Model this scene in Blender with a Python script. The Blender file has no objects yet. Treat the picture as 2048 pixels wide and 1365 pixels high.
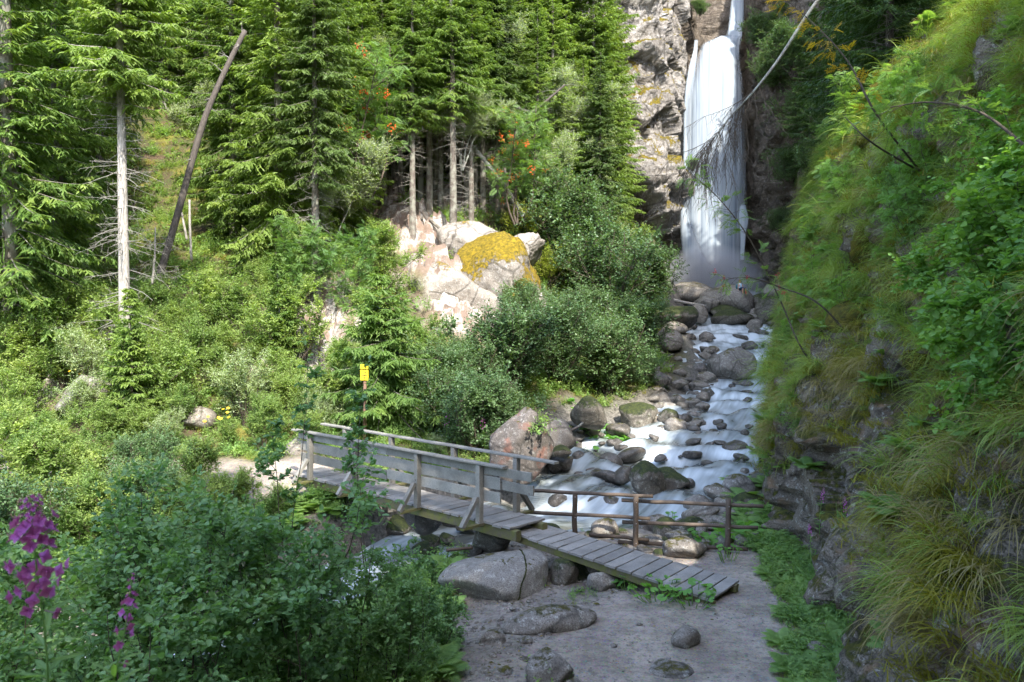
import bpy, math, random
import numpy as np
from mathutils import Vector, Matrix, Euler

# ------------------------------------------------------------------ camera, world, sun
SC = bpy.context.scene
COL = SC.collection
CAMZ, F, PITCH = 4.72, 1600.0, math.atan(50.5 / 1600)
cam = bpy.data.cameras.new("camera"); camo = bpy.data.objects.new("camera", cam); COL.objects.link(camo)
camo.location = (0, 0, CAMZ); camo.rotation_euler = (math.pi / 2 - PITCH, 0, 0)
cam.sensor_width = 36; cam.lens = 36 * F / 2048; cam.clip_end = 600; cam.clip_start = 0.05
cam.dof.use_dof = True; cam.dof.focus_distance = 20; cam.dof.aperture_fstop = 4.0
SC.camera = camo
SUN_EL, SUN_AZ = math.radians(46), math.radians(161)     # azimuth of the sun, clockwise from +Y
w = bpy.data.worlds.new("World"); SC.world = w; w.use_nodes = True
wn = w.node_tree.nodes; wl = w.node_tree.links
sky = wn.new("ShaderNodeTexSky"); sky.sky_type = 'NISHITA'; sky.sun_disc = False
sky.sun_elevation = SUN_EL; sky.sun_rotation = SUN_AZ; sky.altitude = 900; sky.dust_density = 3.0; sky.ozone_density = .6
wl.new(sky.outputs[0], wn["Background"].inputs[0]); wn["Background"].inputs[1].default_value = 0.15
sd = bpy.data.lights.new("sun", 'SUN'); sd.energy = 2.0; sd.angle = math.radians(0.53); sd.color = (1.0, 0.95, 0.86)
so = bpy.data.objects.new("sun", sd); COL.objects.link(so)
tosun = Vector((math.sin(SUN_AZ) * math.cos(SUN_EL), math.cos(SUN_AZ) * math.cos(SUN_EL), math.sin(SUN_EL)))
so.rotation_euler = tosun.to_track_quat('Z', 'Y').to_euler(); so.location = (0, -10, 60)
SC.view_settings.view_transform = 'Standard'; SC.view_settings.look = 'None'
SC.view_settings.gamma = 1.0; SC.view_settings.use_curve_mapping = False
SC.view_settings.exposure = 2.58
SC.render.engine = 'CYCLES'
SC.cycles.max_bounces = 7; SC.cycles.diffuse_bounces = 5; SC.cycles.glossy_bounces = 2
SC.cycles.transmission_bounces = 3; SC.cycles.transparent_max_bounces = 12
SC.cycles.use_denoising = True

CP, SP_ = math.cos(PITCH), math.sin(PITCH)
def P(px, py, d):
    """the point seen at photo pixel (px, py) at distance d along the view axis"""
    a = (px - 1024) / F * d; b = (682.5 - py) / F * d
    return np.array([a, d * CP + b * SP_, CAMZ - d * SP_ + b * CP])

# ------------------------------------------------------------------ numpy noise
def _h(ix, iy, iz, seed):
    n = (ix.astype(np.int64) * 374761393 + iy.astype(np.int64) * 668265263 + iz.astype(np.int64) * 2147483647 + seed * 974634777) & 0xffffffff
    n = ((n ^ (n >> 13)) * 1274126177) & 0xffffffff
    n = ((n ^ (n >> 16)) * 2246822519) & 0xffffffff
    return ((n ^ (n >> 15)) & 0xffffff) / float(0xffffff)
def vnoise(p, seed=0):
    i = np.floor(p); f = p - i; f = f * f * (3 - 2 * f); i = i.astype(np.int64)
    x, y, z = i[:, 0], i[:, 1], i[:, 2]; r = 0
    for a in (0, 1):
        for b in (0, 1):
            for c in (0, 1):
                r = r + _h(x + a, y + b, z + c, seed) * np.where(a, f[:, 0], 1 - f[:, 0]) * np.where(b, f[:, 1], 1 - f[:, 1]) * np.where(c, f[:, 2], 1 - f[:, 2])
    return r * 2 - 1
def fbm(p, oct=4, seed=0, ridged=False):
    p = np.asarray(p, float); r = np.zeros(len(p)); a = 1.0; s = 0.0
    for o in range(oct):
        v = vnoise(p, seed + o * 17)
        r += a * ((1 - 2 * np.abs(v)) if ridged else v); s += a; a *= .5; p = p * 2.03 + 11.3
    return r / s
def facets(p, seed=0, tilt=.55):
    """blocky relief: nearest random cell, each with its own height and slant"""
    i = np.floor(p).astype(np.int64); best = np.full(len(p), 9e9); val = np.zeros(len(p))
    for a in (-1, 0, 1):
        for b in (-1, 0, 1):
            for c in (-1, 0, 1):
                x, y, z = i[:, 0] + a, i[:, 1] + b, i[:, 2] + c
                q = p - np.stack([x + _h(x, y, z, seed), y + _h(x, y, z, seed + 1), z + _h(x, y, z, seed + 2)], 1); d = (q * q).sum(1)
                v = _h(x, y, z, seed + 3) - .5 + tilt * ((_h(x, y, z, seed + 4) - .5) * q[:, 0] + (_h(x, y, z, seed + 5) - .5) * q[:, 1] + (_h(x, y, z, seed + 6) - .5) * q[:, 2])
                m = d < best; best = np.where(m, d, best); val = np.where(m, v, val)
    return val
_RT = np.array(Euler((.42, .30, .2)).to_matrix())
def strata(p, sc=(.5, .5, 1.3)): return (p @ _RT.T) * np.array(sc)
def sstep(a, b, x): t = np.clip((x - a) / (b - a), 0, 1); return t * t * (3 - 2 * t)
def nrm(v): return v / np.maximum(np.linalg.norm(v, axis=-1, keepdims=True), 1e-9)

# ------------------------------------------------------------------ mesh and object helpers
def mesh_np(name, V, F_, mat=None, attrs=None, smooth=False, uv=None):
    """F_: one (m,k) array or a list of them"""
    Fs = [f for f in (F_ if isinstance(F_, list) else [F_]) if len(f)]
    me = bpy.data.meshes.new(name); V = np.asarray(V, np.float32)
    me.vertices.add(len(V)); me.vertices.foreach_set("co", V.ravel())
    loops = np.concatenate([np.asarray(f).ravel() for f in Fs]).astype(np.int32)
    sizes = np.concatenate([np.full(len(f), np.asarray(f).shape[1]) for f in Fs]).astype(np.int32)
    me.loops.add(len(loops)); me.loops.foreach_set("vertex_index", loops)
    me.polygons.add(len(sizes))
    me.polygons.foreach_set("loop_start", np.concatenate([[0], np.cumsum(sizes)[:-1]]).astype(np.int32))
    try: me.polygons.foreach_set("loop_total", sizes)
    except Exception: pass
    me.polygons.foreach_set("use_smooth", np.full(len(sizes), bool(smooth)))
    for k, a in (attrs or {}).items():
        at = me.attributes.new(k, 'FLOAT', 'POINT'); at.data.foreach_set("value", np.asarray(a, np.float32))
    if uv is not None:
        u = me.uv_layers.new(name="uv"); u.data.foreach_set("uv", np.asarray(uv, np.float32)[loops].ravel())
    me.update(calc_edges=True); me.validate()
    if mat: me.materials.append(mat)
    return me
class MB:
    """collects pieces into one mesh"""
    def __init__(s): s.v = []; s.f = {}; s.a = {}; s.n = 0
    def add(s, V, Fc, **attrs):
        V = np.asarray(V, float); Fs = Fc if isinstance(Fc, list) else [Fc]
        for f in Fs:
            f = np.asarray(f)
            if len(f): s.f.setdefault(f.shape[1], []).append(f + s.n)
        s.v.append(V); s.n += len(V)
        for k, a in attrs.items(): s.a.setdefault(k, []).append(np.broadcast_to(a, (len(V),)))
        return s
    def mesh(s, name, mat, smooth=False):
        return mesh_np(name, np.concatenate(s.v), [np.concatenate(f) for f in s.f.values()], mat, {k: np.concatenate(a) for k, a in s.a.items()}, smooth)
def obj(name, me, parent=None, loc=None, rot=None, scale=None, label=None, cat=None, group=None, kind=None):
    o = bpy.data.objects.new(name, me); COL.objects.link(o)
    if parent: o.parent = parent
    if loc is not None: o.location = [float(c) for c in loc]
    if rot is not None: o.rotation_euler = rot if not isinstance(rot, (int, float)) else (0, 0, rot)
    if scale is not None: o.scale = (scale,) * 3 if isinstance(scale, (int, float)) else [float(c) for c in scale]
    if label: o["label"] = label
    if cat: o["category"] = cat
    if group: o["group"] = group
    if kind: o["kind"] = kind
    return o
BOXV = np.array([[-1,-1,-1],[1,-1,-1],[1,1,-1],[-1,1,-1],[-1,-1,1],[1,-1,1],[1,1,1],[-1,1,1]]) * .5
BOXF = np.array([[0,3,2,1],[4,5,6,7],[0,1,5,4],[1,2,6,5],[2,3,7,6],[3,0,4,7]])
def bbox8(c, ax, ay, az):
    """box with centre c and full edge vectors"""
    c, ax, ay, az = (np.asarray(q, float) for q in (c, ax, ay, az))
    return c + BOXV[:, :1] * ax + BOXV[:, 1:2] * ay + BOXV[:, 2:] * az
def plank(name, c, ax, ay, az, mat, parent, rng, bev=.006, seg=5):
    """a worn board: bevelled box cut along its length and slightly bent"""
    c, ax, ay, az = (np.asarray(q, float) for q in (c, ax, ay, az))
    lw, lh = np.linalg.norm(ay), np.linalg.norm(az)
    by, bz = min(.3, bev / lw), min(.35, bev / lh)
    prof = np.array([[-.5 + by, -.5], [.5 - by, -.5], [.5, -.5 + bz], [.5, .5 - bz], [.5 - by, .5], [-.5 + by, .5], [-.5, .5 - bz], [-.5, -.5 + bz]])
    V = []; k = 8
    off = rng.normal(0, .0025, (seg + 1, 2)); off[0] += rng.normal(0, .004, 2)
    for i in range(seg + 1):
        t = i / seg - .5
        V.append(c + t * ax + prof[:, :1] * (ay * (1 + rng.normal(0, .006))) + prof[:, 1:] * az + off[i][0] * nrm(ay) + off[i][1] * nrm(az))
    V = np.concatenate(V); Fq = []
    for i in range(seg):
        for j in range(k): Fq.append([i*k+j, i*k+(j+1)%k, (i+1)*k+(j+1)%k, (i+1)*k+j])
    caps = np.array([[7-j for j in range(8)], [seg*k+j for j in range(8)]])
    me = mesh_np(name, V, [np.array(Fq), caps], mat, {"tint": np.full(len(V), rng.random())})
    return obj(name, me, parent)
def tubes(Pn, r0, r1, sides=4, cap=False, prof=None):
    """Pn (n,K,3) polylines -> verts, quads"""
    n, K, _ = Pn.shape
    T = np.empty_like(Pn); T[:, 1:-1] = Pn[:, 2:] - Pn[:, :-2] if K > 2 else 0
    T[:, 0] = Pn[:, 1] - Pn[:, 0]; T[:, -1] = Pn[:, -1] - Pn[:, -2]; T = nrm(T)
    ref = np.where(np.abs(T[..., 2:3]) > .9, np.array([1., 0, 0]), np.array([0, 0, 1.]))
    A = nrm(np.cross(T, ref)); B = np.cross(T, A)
    t = np.linspace(0, 1, K)[None, :, None] if prof is None else np.asarray(prof)[None, :, None]
    R = np.asarray(r0).reshape(-1, 1, 1) * (1 - t) + np.asarray(r1).reshape(-1, 1, 1) * t
    an = np.arange(sides) / sides * 2 * np.pi
    V = Pn[:, :, None] + R[..., None] * (np.cos(an)[None, None, :, None] * A[:, :, None] + np.sin(an)[None, None, :, None] * B[:, :, None])
    idx = np.arange(n * K * sides).reshape(n, K, sides); nx = np.roll(idx, -1, 2)
    Q = np.stack([idx[:, :-1], nx[:, :-1], nx[:, 1:], idx[:, 1:]], -1).reshape(-1, 4)
    Fs = [Q]
    if cap: Fs += [idx[:, 0, ::-1].reshape(-1, sides), idx[:, -1].reshape(-1, sides)]
    return V.reshape(-1, 3), Fs
def ribbons(Pn, wd, side, taper=None):
    """flat strips along polylines; side (n,3) width direction"""
    n, K, _ = Pn.shape
    tp = np.ones(K) if taper is None else np.asarray(taper)
    W = side[:, None] * (np.asarray(wd).reshape(-1, 1, 1) * tp[None, :, None] * .5)
    V = np.stack([Pn - W, Pn + W], 2)
    idx = np.arange(n * K * 2).reshape(n, K, 2)
    Q = np.stack([idx[:, :-1, 0], idx[:, :-1, 1], idx[:, 1:, 1], idx[:, 1:, 0]], -1).reshape(-1, 4)
    return V.reshape(-1, 3), Q
LEAF6 = np.array([[0, 0, 0], [.3, .42, .1], [.72, .4, .1], [1, 0, -.06], [.72, -.4, .1], [.3, -.42, .1]])
LEAF4 = np.array([[0, 0, 0], [.5, .45, .08], [1, 0, -.04], [.5, -.45, .08]])
LEAF8 = np.array([[0, 0, 0], [.18, .36, .07], [.52, .5, .12], [.84, .3, .07], [1.04, 0, -.06], [.84, -.3, .07], [.52, -.5, .12], [.18, -.36, .07]])
def leaves(pos, dr, up, ln, wd, six=True):
    """leaf blades folded along the midrib"""
    dr = nrm(dr); sd_ = nrm(np.cross(up, dr)); n_ = np.cross(dr, sd_)
    T = LEAF8 if six == 8 else (LEAF6 if six else LEAF4); k = len(T); ln = np.asarray(ln).reshape(-1, 1, 1); wd = np.asarray(wd).reshape(-1, 1, 1)
    V = pos[:, None] + T[None, :, :1] * ln * dr[:, None] + T[None, :, 1:2] * wd * sd_[:, None] + T[None, :, 2:] * wd * n_[:, None]
    b = (np.arange(len(pos)) * k)[:, None]
    if six == 8: Fc = np.concatenate([b + np.array([[0, 1, 2, 3, 4]]), b + np.array([[0, 4, 5, 6, 7]])])
    elif six: Fc = np.concatenate([b + np.array([[0, 1, 2, 3]]), b + np.array([[0, 3, 4, 5]])])
    else: Fc = b + np.array([[0, 1, 2, 3]])
    return V.reshape(-1, 3), Fc, k
def grow(rng, S, D, L, K, wander, grav):
    n = len(S); Pn = np.empty((n, K, 3)); Pn[:, 0] = S; d = nrm(D); seg = np.asarray(L).reshape(-1, 1) / (K - 1)
    for k in range(1, K):
        d = nrm(d + wander * rng.normal(size=(n, 3)) + np.array([0, 0, grav]))
        Pn[:, k] = Pn[:, k - 1] + d * seg
    return Pn
def on(Pn, i, t):
    """points and tangents on polylines i at t in 0..1"""
    K = Pn.shape[1]; u = np.clip(t, 0, .9999) * (K - 1); k = u.astype(int); f = (u - k)[:, None]
    a, b = Pn[i, k], Pn[i, k + 1]
    return a * (1 - f) + b * f, nrm(b - a)

# ------------------------------------------------------------------ materials
class NT:
    def __init__(s, name):
        s.m = bpy.data.materials.new(name); s.m.use_nodes = True; s.t = s.m.node_tree; s.t.nodes.clear()
        s.out = s.t.nodes.new("ShaderNodeOutputMaterial")
    def n(s, ty, **kw):
        nd = s.t.nodes.new(ty)
        for k, v in kw.items():
            if k.startswith("_"): setattr(nd, k[1:], v)
        for k, v in kw.items():
            if k.startswith("_"): continue
            key = int(k[1:]) if k[0] == "i" and k[1:].isdigit() else k.replace("__", " ")
            s.set(nd.inputs[key], v)
        return nd
    def set(s, inp, v):
        if isinstance(v, bpy.types.NodeSocket): s.t.links.new(v, inp)
        elif isinstance(v, bpy.types.Node): s.t.links.new(v.outputs[0], inp)
        else:
            if isinstance(v, tuple) and len(v) == 3 and inp.type == 'RGBA': v = v + (1,)
            inp.default_value = v
    def noise(s, vec, scale, detail=4, rough=.55, dist=0.0):
        return s.n("ShaderNodeTexNoise", Vector=vec, Scale=scale, Detail=detail, Roughness=rough, Distortion=dist).outputs[0]
    def ramp(s, fac, stops, interp='LINEAR'):
        r = s.n("ShaderNodeValToRGB", Fac=fac); r.color_ramp.interpolation = interp; e = r.color_ramp.elements
        while len(e) < len(stops): e.new(.5)
        for q, (p, c) in zip(e, stops):
            q.position = p; q.color = (c, c, c, 1) if isinstance(c, (int, float)) else tuple(c) + (1,)
        return r.outputs[0]
    def mix(s, f, a, b, mode='MIX'):
        m = s.n("ShaderNodeMix", _data_type='RGBA', _blend_type=mode)
        s.set(m.inputs[0], f); s.set(m.inputs[6], a); s.set(m.inputs[7], b); return m.outputs[2]
    def math(s, op, a, b=0.0, clamp=False):
        m = s.n("ShaderNodeMath", _operation=op, _use_clamp=clamp); s.set(m.inputs[0], a); s.set(m.inputs[1], b); return m.outputs[0]
    def attr(s, name): return s.n("ShaderNodeAttribute", _attribute_name=name).outputs["Fac"]
    def geo(s, k="Position"): return s.n("ShaderNodeNewGeometry").outputs[k]
    def rnd(s): return s.n("ShaderNodeObjectInfo").outputs["Random"]
    def sep(s, v): return s.n("ShaderNodeSeparateXYZ", Vector=v).outputs
    def scale(s, v, sc): 
        m = s.n("ShaderNodeMapping", Vector=v); m.inputs["Scale"].default_value = sc; return m.outputs[0]
    def bump(s, h, strength=.5, dist=.02, normal=None):
        b = s.n("ShaderNodeBump", Height=h, Strength=strength, Distance=dist)
        if normal is not None: s.set(b.inputs["Normal"], normal)
        return b.outputs[0]
    def done(s, sh): s.t.links.new(sh.outputs[0] if isinstance(sh, bpy.types.Node) else sh, s.out.inputs[0]); return s.m
def foliage_mat(name, dark, light, yellow=None, trans=.4, rough=.5, spec=.3, tcol=1.6):
    s = NT(name)
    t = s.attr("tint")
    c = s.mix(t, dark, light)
    c = s.mix(s.math('MULTIPLY', s.math('POWER', s.n('ShaderNodeMath', _operation='FRACT', i0=s.math('MULTIPLY', s.rnd(), 7.13)).outputs[0], 1.5), .55), c, tuple(a * .35 + b * .65 for a, b in zip(light, dark)))
    c = s.mix(s.math('MULTIPLY', s.rnd(), .5), c, tuple(a * .6 + b * .4 for a, b in zip(yellow or light, light)))
    if yellow: c = s.mix(s.ramp(s.noise(s.geo(), 1.1, 2), [(.5, 0.0), (.75, .7)]), c, yellow)
    nz = s.noise(s.geo(), 30, 2)
    c = s.mix(s.math('MULTIPLY', nz, .35), c, dark)
    p = s.n("ShaderNodeBsdfPrincipled", Base__Color=c, Roughness=rough); p.inputs["Specular IOR Level"].default_value = spec
    tc = s.mix(1.0, c, (tcol, tcol * 1.05, .55), 'MULTIPLY')
    tr = s.n("ShaderNodeBsdfTranslucent", Color=tc)
    m = s.n("ShaderNodeMixShader"); s.set(m.inputs[0], trans); s.set(m.inputs[1], p); s.set(m.inputs[2], tr)
    return s.done(m)
def rock_mat(name, base, dark, lich, moss_amt=.3, moss=(.10, .085, .012), scale=1.0, wet=0.0, strata=0.0, tilt=(.0, .3, 1), rough=.85, mossnoise=.9, bumpd=.05, red=None, crack=.6):
    s = NT(name); g = s.geo(); N = s.geo("Normal")
    big = s.noise(g, .7 * scale, 6, .62); mid = s.noise(g, 4.5 * scale, 8, .65); fine = s.noise(g, 42 * scale, 4, .7)
    if strata:
        sc = s.scale(g, (.6, .6, 5.0 * strata)); sc.node.inputs["Rotation"].default_value = (.35, .28, 0)
        st = s.noise(sc, 1.3, 7, .65, .6)
    else: st = mid
    f = s.math('ADD', s.math('MULTIPLY', big, .4), s.math('ADD', s.math('MULTIPLY', mid, .3), s.math('MULTIPLY', st, .25)))
    c = s.mix(s.ramp(f, [(.38, 0.0), (.6, 1.0)]), dark, base)
    c = s.mix(s.math('MULTIPLY', s.rnd(), .5), c, tuple(x * .6 for x in (base[0] * 1.1, base[1], base[2] * .85)))
    lm = s.ramp(s.noise(g, 9 * scale, 6, .7), [(.56, 0.0), (.62, .85)])
    c = s.mix(lm, c, lich)
    c = s.mix(s.ramp(fine, [(.38, .75), (.56, 0.0)]), c, tuple(x * .5 for x in dark))
    if red: c = s.mix(s.ramp(s.noise(g, 2.1, 5, .6), [(.55, 0.0), (.68, .6)]), c, red)
    vr = s.n("ShaderNodeTexVoronoi", _feature='DISTANCE_TO_EDGE', Vector=s.n("ShaderNodeMix", _data_type='VECTOR', i0=.25, i4=g, i5=s.n("ShaderNodeTexNoise", Vector=g, Scale=2.0 * scale, Detail=4).outputs[1]).outputs[1], Scale=.9 * scale)
    ck = s.ramp(vr.outputs[0], [(.0, 0.0), (.035, 1.0)])
    if crack: c = s.mix(s.math('MULTIPLY', s.math('SUBTRACT', 1.0, ck), crack), c, (.02, .018, .014))
    nz = s.sep(N)[2]
    mm = s.math('ADD', s.math('MULTIPLY', nz, .45), s.math('ADD', s.math('MULTIPLY', s.noise(g, 1.5 * scale, 6, .7), mossnoise), s.math('MULTIPLY', s.math('SUBTRACT', s.noise(g, 11 * scale, 6, .75), .5), .8)))
    mf = s.ramp(mm, [(min(.98, .92 - moss_amt), 0.0), (min(1, 1.04 - moss_amt), 1.0)])
    mc = s.mix(s.ramp(s.noise(g, 7, 7, .75), [(.36, 0.0), (.64, 1.0)]), (moss[0] * .28, moss[1] * .36, moss[2] * .8), tuple(x * 1.5 for x in moss))
    c = s.mix(mf, c, mc)
    h = s.math('ADD', s.math('MULTIPLY', mid, 1.0), s.math('ADD', s.math('MULTIPLY', fine, .18), s.math('MULTIPLY', st, 1.2 if strata else 0)))
    h = s.math('ADD', h, s.math('MULTIPLY', ck, .25 * crack))
    h = s.math('ADD', h, s.math('MULTIPLY', mf, s.noise(g, 70, 3)))
    p = s.n("ShaderNodeBsdfPrincipled", Base__Color=c, Roughness=rough - wet * .55, Normal=s.bump(h, .8, bumpd))
    p.inputs["Specular IOR Level"].default_value = .3 + wet * .3
    return s.done(p)
def wood_mat(name, a, b, green=None, rough=.8):
    s = NT(name); g = s.n("ShaderNodeTexCoord").outputs["Object"]
    gr = s.noise(g, 38, 6, .65); big = s.noise(s.geo(), 3.0, 4); t = s.attr("tint")
    c = s.mix(s.ramp(s.math('ADD', s.math('MULTIPLY', gr, .7), s.math('MULTIPLY', t, .3)), [(.35, 0.0), (.72, 1.0)]), a, b)
    c = s.mix(s.ramp(big, [(.42, 0.0), (.7, .5)]), c, tuple(x * .55 for x in a))
    v = s.n("ShaderNodeTexVoronoi", Vector=s.geo(), Scale=5.5).outputs[0]
    c = s.mix(s.ramp(v, [(.05, .8), (.1, 0.0)]), c, (.035, .025, .018))
    if green: c = s.mix(s.ramp(s.noise(s.geo(), 6, 5), [(.38, 0.0), (.62, .8)]), c, green)
    p = s.n("ShaderNodeBsdfPrincipled", Base__Color=c, Roughness=rough, Normal=s.bump(gr, .5, .006)); p.inputs["Specular IOR Level"].default_value = .25
    return s.done(p)
def bark_mat(name, a, b, lichen=None, sc=1.0):
    s = NT(name); g = s.geo(); v = s.scale(g, (9 * sc, 9 * sc, 2.2 * sc))
    n1 = s.noise(v, 2.2, 6, .7); n2 = s.noise(g, 3, 4)
    c = s.mix(s.ramp(n1, [(.35, 0.0), (.62, 1.0)]), a, b)
    c = s.mix(s.math('MULTIPLY', s.rnd(), .4), c, tuple(x * .7 for x in a))
    if lichen: c = s.mix(s.ramp(n2, [(.45, 0.0), (.6, .8)]), c, lichen)
    return s.done(s.n("ShaderNodeBsdfPrincipled", Base__Color=c, Roughness=.9, Normal=s.bump(n1, .8, .02)))
def plain_mat(name, c, rough=.7, var=.3, sc=8, metal=0.0):
    s = NT(name); n1 = s.noise(s.geo(), sc, 4)
    cc = s.mix(s.ramp(n1, [(.35, var), (.65, 0.0)]), c, tuple(x * .5 for x in c))
    return s.done(s.n("ShaderNodeBsdfPrincipled", Base__Color=cc, Roughness=rough, Metallic=metal))
M = {}
M['needle'] = foliage_mat("spruce_needles", (.035, .075, .018), (.19, .30, .065), (.32, .40, .09), trans=.38, tcol=1.7)
M['needle_mid'] = foliage_mat("deep_green_needles", (.03, .06, .02), (.13, .20, .055), (.20, .27, .07), trans=.36, tcol=1.7)
M['needle_dark'] = foliage_mat("dark_spruce_needles", (.02, .05, .016), (.07, .13, .035), (.10, .15, .04), trans=.35)
M['larch'] = foliage_mat("larch_needles", (.06, .12, .03), (.20, .31, .08), (.26, .36, .09), trans=.42)
M['leaf_bright'] = foliage_mat("bright_leaves", (.06, .12, .03), (.27, .40, .12), (.46, .53, .15), trans=.42)
M['leaf_alder'] = foliage_mat("alder_leaves", (.04, .09, .035), (.15, .25, .11), (.19, .29, .11), trans=.36, rough=.42, spec=.45)
M['leaf_fore'] = foliage_mat("hazel_leaves", (.055, .13, .05), (.22, .38, .17), (.28, .42, .14), trans=.42, rough=.42, spec=.45)
M['leaf_silver'] = foliage_mat("silver_leaves", (.18, .25, .13), (.42, .50, .30), (.45, .52, .25), trans=.42, rough=.4, spec=.5)
M['leaf_rowan'] = foliage_mat("rowan_leaves", (.06, .13, .045), (.19, .32, .10), (.27, .38, .10), trans=.42)
M['leaf_yellow'] = foliage_mat("yellowing_leaves", (.20, .26, .04), (.44, .50, .08), (.55, .55, .10), trans=.45)
M['leaf_autumn'] = foliage_mat("turning_leaves", (.25, .16, .02), (.45, .30, .03), (.5, .36, .05), trans=.4)
M['leaf_maple'] = foliage_mat("maple_leaves", (.07, .17, .045), (.26, .45, .11), (.34, .50, .12), trans=.42)
M['butterbur'] = foliage_mat("butterbur_leaves", (.08, .22, .05), (.18, .38, .09), (.22, .42, .09), trans=.42)
M['fern'] = foliage_mat("fern_fronds", (.10, .20, .06), (.26, .40, .12), (.32, .45, .13), trans=.42)
M['grass'] = foliage_mat("long_grass", (.10, .18, .035), (.32, .44, .09), (.48, .50, .13), trans=.4)
M['straw'] = foliage_mat("dry_grass", (.18, .14, .06), (.38, .30, .13), (.36, .32, .13), trans=.3)
M['mossgrass'] = foliage_mat("moss_fronds", (.12, .115, .012), (.26, .24, .025), (.34, .30, .03), trans=.3)
M['petal'] = foliage_mat("magenta_petals", (.40, .07, .36), (.64, .20, .58), None, trans=.35, tcol=1.1)
M['berry'] = plain_mat("rowan_berries", (.65, .12, .02), .4, .2)
M['yellowflower'] = plain_mat("yellow_petals", (.75, .5, .02), .6, .1)
M['bark'] = bark_mat("spruce_bark", (.06, .05, .04), (.20, .17, .14), (.22, .22, .18))
M['bark_pale'] = bark_mat("weathered_trunk", (.20, .18, .155), (.42, .39, .35), None)
M['bark_dark'] = bark_mat("dark_bark", (.045, .037, .03), (.12, .10, .085), None)
M['twig'] = bark_mat("twig_bark", (.05, .038, .028), (.11, .085, .06))
M['deadtwig'] = bark_mat("dead_twigs", (.15, .14, .12), (.34, .32, .28))
M['birch'] = bark_mat("birch_bark", (.12, .11, .10), (.45, .43, .40), (.30, .33, .28), 2.0)
M['wood'] = wood_mat("weathered_planks", (.20, .185, .165), (.33, .31, .28))
M['wood_rail'] = wood_mat("railing_wood", (.19, .18, .155), (.34, .325, .285))
M['wood_beam'] = wood_mat("mossy_beam", (.11, .095, .06), (.19, .17, .09), (.14, .15, .035))
M['wood_log'] = wood_mat("brown_log", (.085, .062, .045), (.17, .13, .10))
M['rock'] = rock_mat("river_rock", (.36, .33, .29), (.17, .15, .13), (.44, .43, .38), .06)
M['rock_wet'] = rock_mat("wet_river_rock", (.19, .17, .145), (.06, .053, .046), (.28, .27, .24), .0, wet=.6)
M['rock_mossy'] = rock_mat("mossy_river_rock", (.22, .20, .17), (.09, .08, .065), (.30, .30, .25), .30, wet=.1, moss=(.05, .06, .014))
M['rock_red'] = rock_mat("reddish_boulder", (.19, .165, .15), (.08, .07, .06), (.27, .26, .24), .10, red=(.22, .09, .06))
M['rock_big'] = rock_mat("pale_granite", (.36, .345, .32), (.19, .175, .155), (.42, .41, .37), -.1, crack=0.0)
M['outcrop'] = rock_mat("sunlit_outcrop", (.42, .395, .36), (.22, .195, .17), (.50, .48, .45), .04, scale=.7, bumpd=.12, moss=(.30, .20, .012))
M['outcrop_moss'] = rock_mat("mossy_outcrop", (.39, .365, .33), (.21, .185, .16), (.46, .43, .40), .30, scale=.6, bumpd=.12, moss=(.27, .185, .012), mossnoise=1.25)
M['cliff'] = rock_mat("cliff_rock", (.50, .48, .46), (.18, .16, .14), (.50, .48, .46), .34, scale=.42, strata=.35, bumpd=.35, moss=(.24, .18, .015))
M['cliff_brown'] = rock_mat("brown_strata_rock", (.25, .205, .155), (.07, .055, .043), (.30, .26, .22), .22, scale=.5, strata=.6, bumpd=.3, moss=(.06, .065, .015), wet=.3)
M['bank'] = rock_mat("bank_rock", (.36, .30, .235), (.10, .08, .06), (.46, .44, .38), .24, scale=.9, strata=.4, bumpd=.15, moss=(.12, .115, .014), red=(.26, .145, .07))
# ------------------------------------------------------------------ height functions of the place
def rbf(X, y, kern):
    n = len(X); D = np.linalg.norm(X[:, None] - X[None], axis=2); A = np.zeros((n + 3, n + 3)); A[:n, :n] = kern(D)
    A[:n, n] = 1; A[:n, n + 1:] = X; A[n, :n] = 1; A[n + 1:, :n] = X.T
    wv = np.linalg.solve(A, np.concatenate([y, np.zeros(3)]))
    def ev(Q):
        r = np.empty(len(Q))
        for i in range(0, len(Q), 20000):
            q = Q[i:i+20000]; D = np.linalg.norm(q[:, None] - X[None], axis=2); r[i:i+20000] = kern(D) @ wv[:n] + wv[n] + q @ wv[n+1:]
        return r
    return ev
# course of the stream: pixel, distance, half width
CR = [P(1440, 560, 76), P(1440, 588, 70), P(1440, 622, 62), P(1450, 662, 56), P(1485, 700, 48), P(1490, 752, 42), P(1465, 802, 36), P(1400, 850, 31), P(1330, 902, 27.5),
      P(1250, 960, 24), P(1170, 1018, 21)]
CR = np.array([list(c) for c in CR] + [[-1.2, 19.3, -.72], [-3.2, 17.0, -1.0], [-6, 14.3, -1.4], [-10, 11, -2.0], [-17, 8, -3.0]])
CHW = np.array([3.5, 3.2, 3.0, 3.2, 2.6, 2.3, 2.6, 3.4, 3.6, 3.0, 2.3, 1.8, 1.7, 2.0, 2.2, 2.5])
def catmull(A, m):
    A = np.concatenate([[2 * A[0] - A[1]], A, [2 * A[-1] - A[-2]]]); o = []
    for i in range(1, len(A) - 2):
        t = np.linspace(0, 1, m, endpoint=False)[:, None]; a, b, c, d = A[i-1:i+3]
        o.append(.5 * ((2*b) + (-a + c)*t + (2*a - 5*b + 4*c - d)*t*t + (-a + 3*b - 3*c + d)*t**3))
    return np.concatenate(o + [A[-2:-1]])
CC = catmull(CR, 24); HW = catmull(CHW[:, None], 24)[:, 0]
ds = np.r_[0, np.cumsum(np.linalg.norm(np.diff(CC, axis=0), axis=1))]
CC[:, 2] = np.minimum.accumulate(CC[:, 2])
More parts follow.
